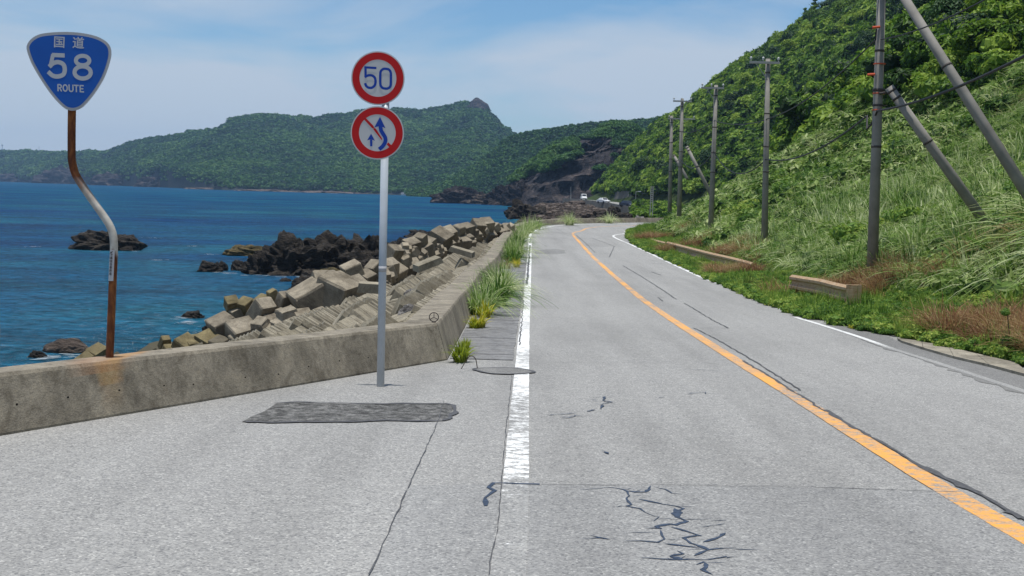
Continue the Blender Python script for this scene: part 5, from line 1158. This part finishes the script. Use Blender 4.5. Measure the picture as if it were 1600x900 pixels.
# crag on the peak and cliff faces
rock(746, 184, 40, 30, 'dark blunt rock crag crowning the far peak', 301, 'rock_far', d=float(rA(748))-60, rough=.14, deep=.8, sub=4, cat='crag')
rock(484, 191, 14, 6, 'small rock bump on the far ridge line', 303, 'rock_far', d=float(rA(484))-6, rough=.2, sub=3, cat='crag')
for k, (px, py, w_, h, l) in enumerate([(20,284,90,13,'grey sea cliff at the far left shore'),(110,290,100,26,'purple grey sea cliff behind the rusty pole'),(185,292,90,20,'shaded sea cliff right of the rusty pole'),(245,294,60,18,'dark sea cliff at the right end of the cliff line'),(330,298,80,4,'pale beach rocks at the start of the shore strip'),(420,300,100,4,'pale shore rocks in the middle of the shore strip'),(520,303,110,4,'grey shore rocks before the village')]):
    d = float(bA(px))-2; p = P(px, py, d); w2 = w_*d/FPX/2; h2 = h*d/FPX; me = rock_mesh('sea_cliff', (w2, w2*.35, h2), 310+k, M['rock_far'] if k < 4 else M['rock_brown'], 4, .35, .05, 3.0)
    o = link('sea_cliff', me, None, (p.x, d-w2*.05, -1)); tag(o, l, 'sea cliff' if k < 4 else 'shore rocks', None)
# headland
RH = [(758,316),(766,306),(780,297),(790,290),(800,284),(815,270),(830,258),(845,247),(858,235),(872,225),(890,219),(905,215),(922,213),(934,206),(944,200),(954,195),(968,194),(984,197),(996,203),(1010,214),(1040,225),(1080,240)]
bH = lambda p: np.interp(p, [758, 790, 850, 900, 1080], [625, 540, 505, 480, 440]); rH = lambda p: bH(p)+np.interp(p, [758, 800, 900, 1080], [12, 50, 120, 150])
_, rowsH = fan('headland', 758, 1080, 150, bH, RH, rH, 60, M['rock_far'], 3.2, 31, lambda t, px: .55*min(1, t/.22)+.45*t if t < .22 else .55+.45*t, smooth=False, dep=17)
def keepH(px, t, p, r):
    py = 300+.026*(px-800)-(p[:, 2]-6.5)/p[:, 1]*FPX
    lim = np.interp(px, [790, 815, 850, 875, 905, 925, 940, 960, 985, 1010], [280, 278, 270, 252, 238, 222, 203, 201, 212, 232]); nz = fvn(p[:, 0], p[:, 2]*2, .08, 8)*14
    dark = (px > 895+nz*.7) & (px < 945+nz) & (py < 262) & (py > 218)
    return (px > 795) & ((py < lim+nz) | ((px > 925) & (r.random(len(px)) < .22) & (nz > -2))) & (px < 1060) & ~dark
FH = [clump_mesh('scrub_clump', 200, .17, M['farforest'], 230+k) for k in range(4)]
cover('headland_forest', rowsH, 9000, (5.0, 9.5), 23, 'dark scrub forest on top of the rocky headland', keepH, FH)
rock(720, 318, 84, 24, 'long brown rock spit in the sea left of the headland', 401, 'rock_far', rough=.3, deep=.35, freq=2.5, strat=.1)
rock(755, 319, 60, 12, 'low rubble rocks joining the spit to the headland', 403, 'rock_brown', rough=.4, freq=3, deep=.4)
rock(785, 321, 56, 30, 'slanting layered rock slab at the foot of the headland', 405, 'rock_far', d=560, rough=.25, strat=.25, deep=.5)
rock(812, 322, 50, 34, 'second layered slab at the headland foot, right of the first', 406, 'rock_far', d=535, rough=.25, strat=.25, deep=.5)

# far retaining wall, cut slope, cars
mb = MB()
for a, b in zip(fw[:-1], fw[1:]):
    n = 3
    for k in range(n):
        p = a.lerp(b, k/n); q = a.lerp(b, (k+1)/n-.004); h = 3.4; t = Vector((.28, .1, 0))
        mb.add([p-Vector((.5,.2,h)), q-Vector((.5,.2,h)), q, p, p+t, q+t, q+t-Vector((0,0,h)), p+t-Vector((0,0,h))], [(0,1,2,3),(3,2,5,4),(4,5,6,7),(0,3,4,7),(1,6,5,2)])
tag(mb.build('retaining_wall', M['far_wall']), 'grey retaining wall carrying the far coast road', 'retaining wall')
mb = MB(); cs = [P(928,303,338), P(940,303,322), P(955,304,306), P(972,305,290)]
for a, b in zip(cs[:-1], cs[1:]):
    mb.add([a+Vector((6,6,-3.0)), b+Vector((6,6,-3.0)), b+Vector((7,7,1)), a+Vector((7,7,1))], [(0,1,2,3)])
    mb.add([a+Vector((7,7,1)), b+Vector((7,7,1)), b+Vector((8,8,1)), a+Vector((8,8,1))], [(0,1,2,3)])
tag(mb.build('cut_slope_wall', M['far_wall']), 'low grey cut slope wall under the trees above the white car', 'retaining wall')
def car(kind, px, d, label, mat, rz):
    q = None
    for a, b in zip(fw[:-1], fw[1:]):
        if a.y <= d <= b.y: q = a.lerp(b, (d-a.y)/(b.y-a.y))
    x = (px-800)/FPX*d; z = q.z-.33
    e = empty('parked_car' if kind == 'sedan_x' else ('van' if kind == 'van' else 'car'), (x, d, z), rz); tag(e, label, 'van' if kind == 'van' else 'car', 'vehicles on the far coast road')
    L_, W_, H_ = (4.7, 1.75, 2.0) if kind == 'van' else (4.2, 1.7, 1.45)
    prof = [(-L_/2,.35),(-L_/2,.75),(-L_/2+.15,.95),(-L_/2+.9,1.15),(-L_/2+1.5,H_-.05),(-L_/2+2.0,H_),(L_/2-.3,H_-.03),(L_/2,1.2),(L_/2,.35)] if kind == 'van' else [(-L_/2,.3),(-L_/2,.65),(-L_/2+.1,.75),(-L_/2+1.1,.92),(-L_/2+1.75,H_),(L_/2-1.3,H_),(L_/2-.5,.98),(L_/2,.95),(L_/2,.3)]
    v = [(s*W_/2*(.86 if z_ > 1.1 else 1), y_, z_) for s in (-1, 1) for y_, z_ in prof]; n = len(prof)
    f = [tuple(range(n))[::-1], tuple(n+i for i in range(n))]+[(i, (i+1) % n, n+(i+1) % n, n+i) for i in range(n)]
    bm = bmesh.new(); vs = [bm.verts.new(p) for p in v]; [bm.faces.new([vs[i] for i in q_]) for q_ in f]; bmesh.ops.recalc_face_normals(bm, faces=bm.faces); bmesh.ops.bevel(bm, geom=bm.edges[:], offset=.05, segments=2, affect='EDGES')
    me = bpy.data.meshes.new('body'); bm.to_mesh(me); bm.free(); me.materials.append(mat); link('body', me, e)
    a, b = (prof[3], prof[4]); mb = MB(); ww = W_*.39
    mb.add([(-ww, a[0]+.06, a[1]+.04), (ww, a[0]+.06, a[1]+.04), (ww*.92, b[0]-.09, b[1]-.10), (-ww*.92, b[0]-.09, b[1]-.10)], [(0,1,2,3)]); mb.v = [p+Vector((0, -.035, .03)) for p in mb.v]; mb.build('windscreen', M['glass'], e)
    for s in (-1, 1):
        mb = MB(); X_ = s*(W_/2*.93+.01); mb.add([(X_, b[0]-.05, a[1]+.05), (X_, L_/2-.9, a[1]+.05), (X_*.95, L_/2-1.2, H_-.2), (X_*.95, b[0]+.25, H_-.2)], [(0,1,2,3)]); mb.build('side_window', M['glass'], e)
        mb = MB(); mb.box((s*W_*.36, -L_/2-.01, .68), (.28, .06, .16)); mb.build('headlight', M['lamp'], e)
        for yy in (-L_/2+.8, L_/2-.8):
            mb = MB(); mb.tube([(s*(W_/2-.2), yy, .32), (s*(W_/2+.02), yy, .32)], .32, 14); mb.build('wheel', M['tyre'], e)
    mb = MB(); mb.box((0, -L_/2-.01, .45), (W_*.6, .05, .12)); mb.build('grille', M['hole'], e)
car('van', 908, 380, 'white van on the far coast road, farthest left of the three vehicles', M['car_white'], .05)
car('sedan', 939, 305, 'white car behind the van on the far coast road', M['car_white'], .5)
car('sedan', 976, 263, 'dark blue car on the far coast road, rightmost of three', M['car_dark'], .5)
def post(px, p0, p1_, d, r, lab, cat, arm=None, name='street_lamp', mat='stake'):
    b = P(px, p1_, d); t = P(px, p0, d)-b; e = empty(name, b); tag(e, lab, cat); mb = MB(); mb.tube([Vector((0,0,-1.5)), t], [r, r*.7], 8); mb.build('pole', M[mat], e)
    if arm: mb = MB(); mb.tube([t, t+Vector((arm, 0, .15))], r*.6, 6); mb.build('arm', M[mat], e); mb = MB(); mb.box(t+Vector((arm*1.3, 0, .12)), (abs(arm)*.9, .25, .18)); mb.build('lamp_head', M['lamp'], e)
post(993.5, 300, 319, 235, .10, 'slim grey roadside lamp above the dark blue car', 'lamp post', .6)
post(892, 292, 309, 400, .12, 'tiny roadside pole on the far road left of the van', 'roadside pole', name='roadside_pole')
e = empty('marker_post', P(1018, 319, 118)); tag(e, 'upright grey slatted post standing in the bushes at the bend', 'post')
hh = 28*118/FPX
for dx in (-.12, .12): mb = MB(); mb.box((dx, 0, hh/2-.6), (.07, .07, hh+1.2)); mb.build('upright', M['stake'], e)
for k in range(9): mb = MB(); mb.box((0, 0, .2+k*hh/9.5), (.17, .04, .09)); mb.build('slat', M['stake'], e)
# village at the shore
M['wallw'] = simple('house_white', (.6, .6, .58), .7, .05, 1); M['roofr'] = simple('house_orange', (.40, .20, .12), .8, .1, 1); M['roofg'] = simple('house_grey', (.25, .26, .28), .8, .1, 1)
for k, (px, py, wp, hp, wm, rm, l) in enumerate([(630,303.8,6,2.6,'wallw','roofg','small white house at the left end of the shore village'),(642,301.5,5,2.2,'wallw','roofg','white house set back between the two shore houses'),(655,304.6,5,2,'wallw','wallw','low white house on the shore, middle of the village'),(651,301,7,3.5,'roofg','roofg','grey house above the middle white one'),(663,303,6,3,'roofg','roofg','dull grey building left of the orange one'),(678,306,11,3.6,'roofr','roofr','long orange brown shed on the shore'),(679.5,299,2,2,'wallw','wallw','tiny white hut above the orange shed')]):
    d = float(bA(px))-6-2*k; c = P(px, py, d); w_ = wp*d/FPX; h = hp*d/FPX; e = empty('house', c); tag(e, l, 'house', 'houses of the shore village')
    mb = MB(); mb.box((0, 0, h*.35-1.5), (w_, 5, h*.7+3)); mb.build('wall', M[wm], e)
    mb = MB(); a = w_/2+.3; mb.add([(-a,-2.9,h*.7),(a,-2.9,h*.7),(a,2.9,h*.7),(-a,2.9,h*.7),(-a*.8,0,h),(a*.8,0,h)], [(0,1,5,4),(1,2,5),(2,3,4,5),(3,0,4),(3,2,1,0)]); mb.build('roof', M[rm], e)
    for s in (-.25, .25): mb = MB(); mb.box((w_*s, -2.53, h*.35), (w_*.18, .06, h*.25)); mb.build('window', M['glass'], e)
for px, p0, p1_, l, wd in [(3.5, 226, 242, 'far radio mast with a head at the left photo edge', 1.6), (61, 229, 242, 'thin far mast on the hill left of the rusty pole', .5)]:
    d = 2780; b = P(px, p1_, d); t = P(px, p0, d)-b; e = empty('radio_mast', b); tag(e, l, 'radio mast'); mb = MB(); mb.tube([Vector((0,0,-8)), t], [1.0*max(.6, wd/1.6), .5], 6); mb.build('mast', M['galv'], e)
    mb = MB(); mb.tube([t*.9, t*1.0], wd*1.3, 8); mb.build('head', M['galv'], e)
# foam specks near the rocks
mb = MB()
for px, py, w_, in [(345,426,20),(360,428,14),(400,431,40),(450,433,50),(500,432,60),(540,434,30),(70,560,20),(110,557,40),(130,390,30),(280,498,20),(235,372,40),(250,407,22),(50,386,18),(300,385,20),(330,398,18),(205,393,24),(290,505,24)]:
    p = S(px, py); w2 = w_*p.y/FPX
    for k in range(16):
        a = p+Vector((random.uniform(-.5, .5)*w2, random.uniform(-.6, .6), .035)); s = random.uniform(.03, .14)
        pts_ = [(a.x+math.cos(t)*s*random.uniform(.6, 1.6)*1.6, a.y+math.sin(t)*s*random.uniform(.5, 1)*.5, .035+.001*k) for t in [2*math.pi*i/7 for i in range(7)]]; mb.add(pts_, [tuple(range(7))])
tag(mb.build('foam', M['foam']), 'white foam flecks around the sea rocks', 'foam', None, 'stuff')

# ------------------------------------------------------------------ haze
hz = bpy.data.materials.new('haze'); hz.use_nodes = True; n_ = hz.node_tree.nodes; n_.remove(n_['Principled BSDF']); pv = n_.new('ShaderNodeVolumePrincipled')
pv.inputs['Color'].default_value = (.42, .66, 1.0, 1); pv.inputs['Density'].default_value = 1.3e-4; pv.inputs['Anisotropy'].default_value = .25
hz.node_tree.links.new(pv.outputs[0], n_['Material Output'].inputs['Volume'])
x0, x1, y0, y1, z0, z1_ = X0-5, X1+5, Y0-5, Y1+5, -21.5, 190
hb = obj('haze', [(x0,y0,z0),(x1,y0,z0),(x1,y1,z0),(x0,y1,z0),(x0,y0,z1_),(x1,y0,z1_),(x1,y1,z1_),(x0,y1,z1_)], [(3,2,1,0),(4,5,6,7),(0,1,5,4),(1,2,6,5),(2,3,7,6),(3,0,4,7)], hz); hb['kind'] = 'stuff'
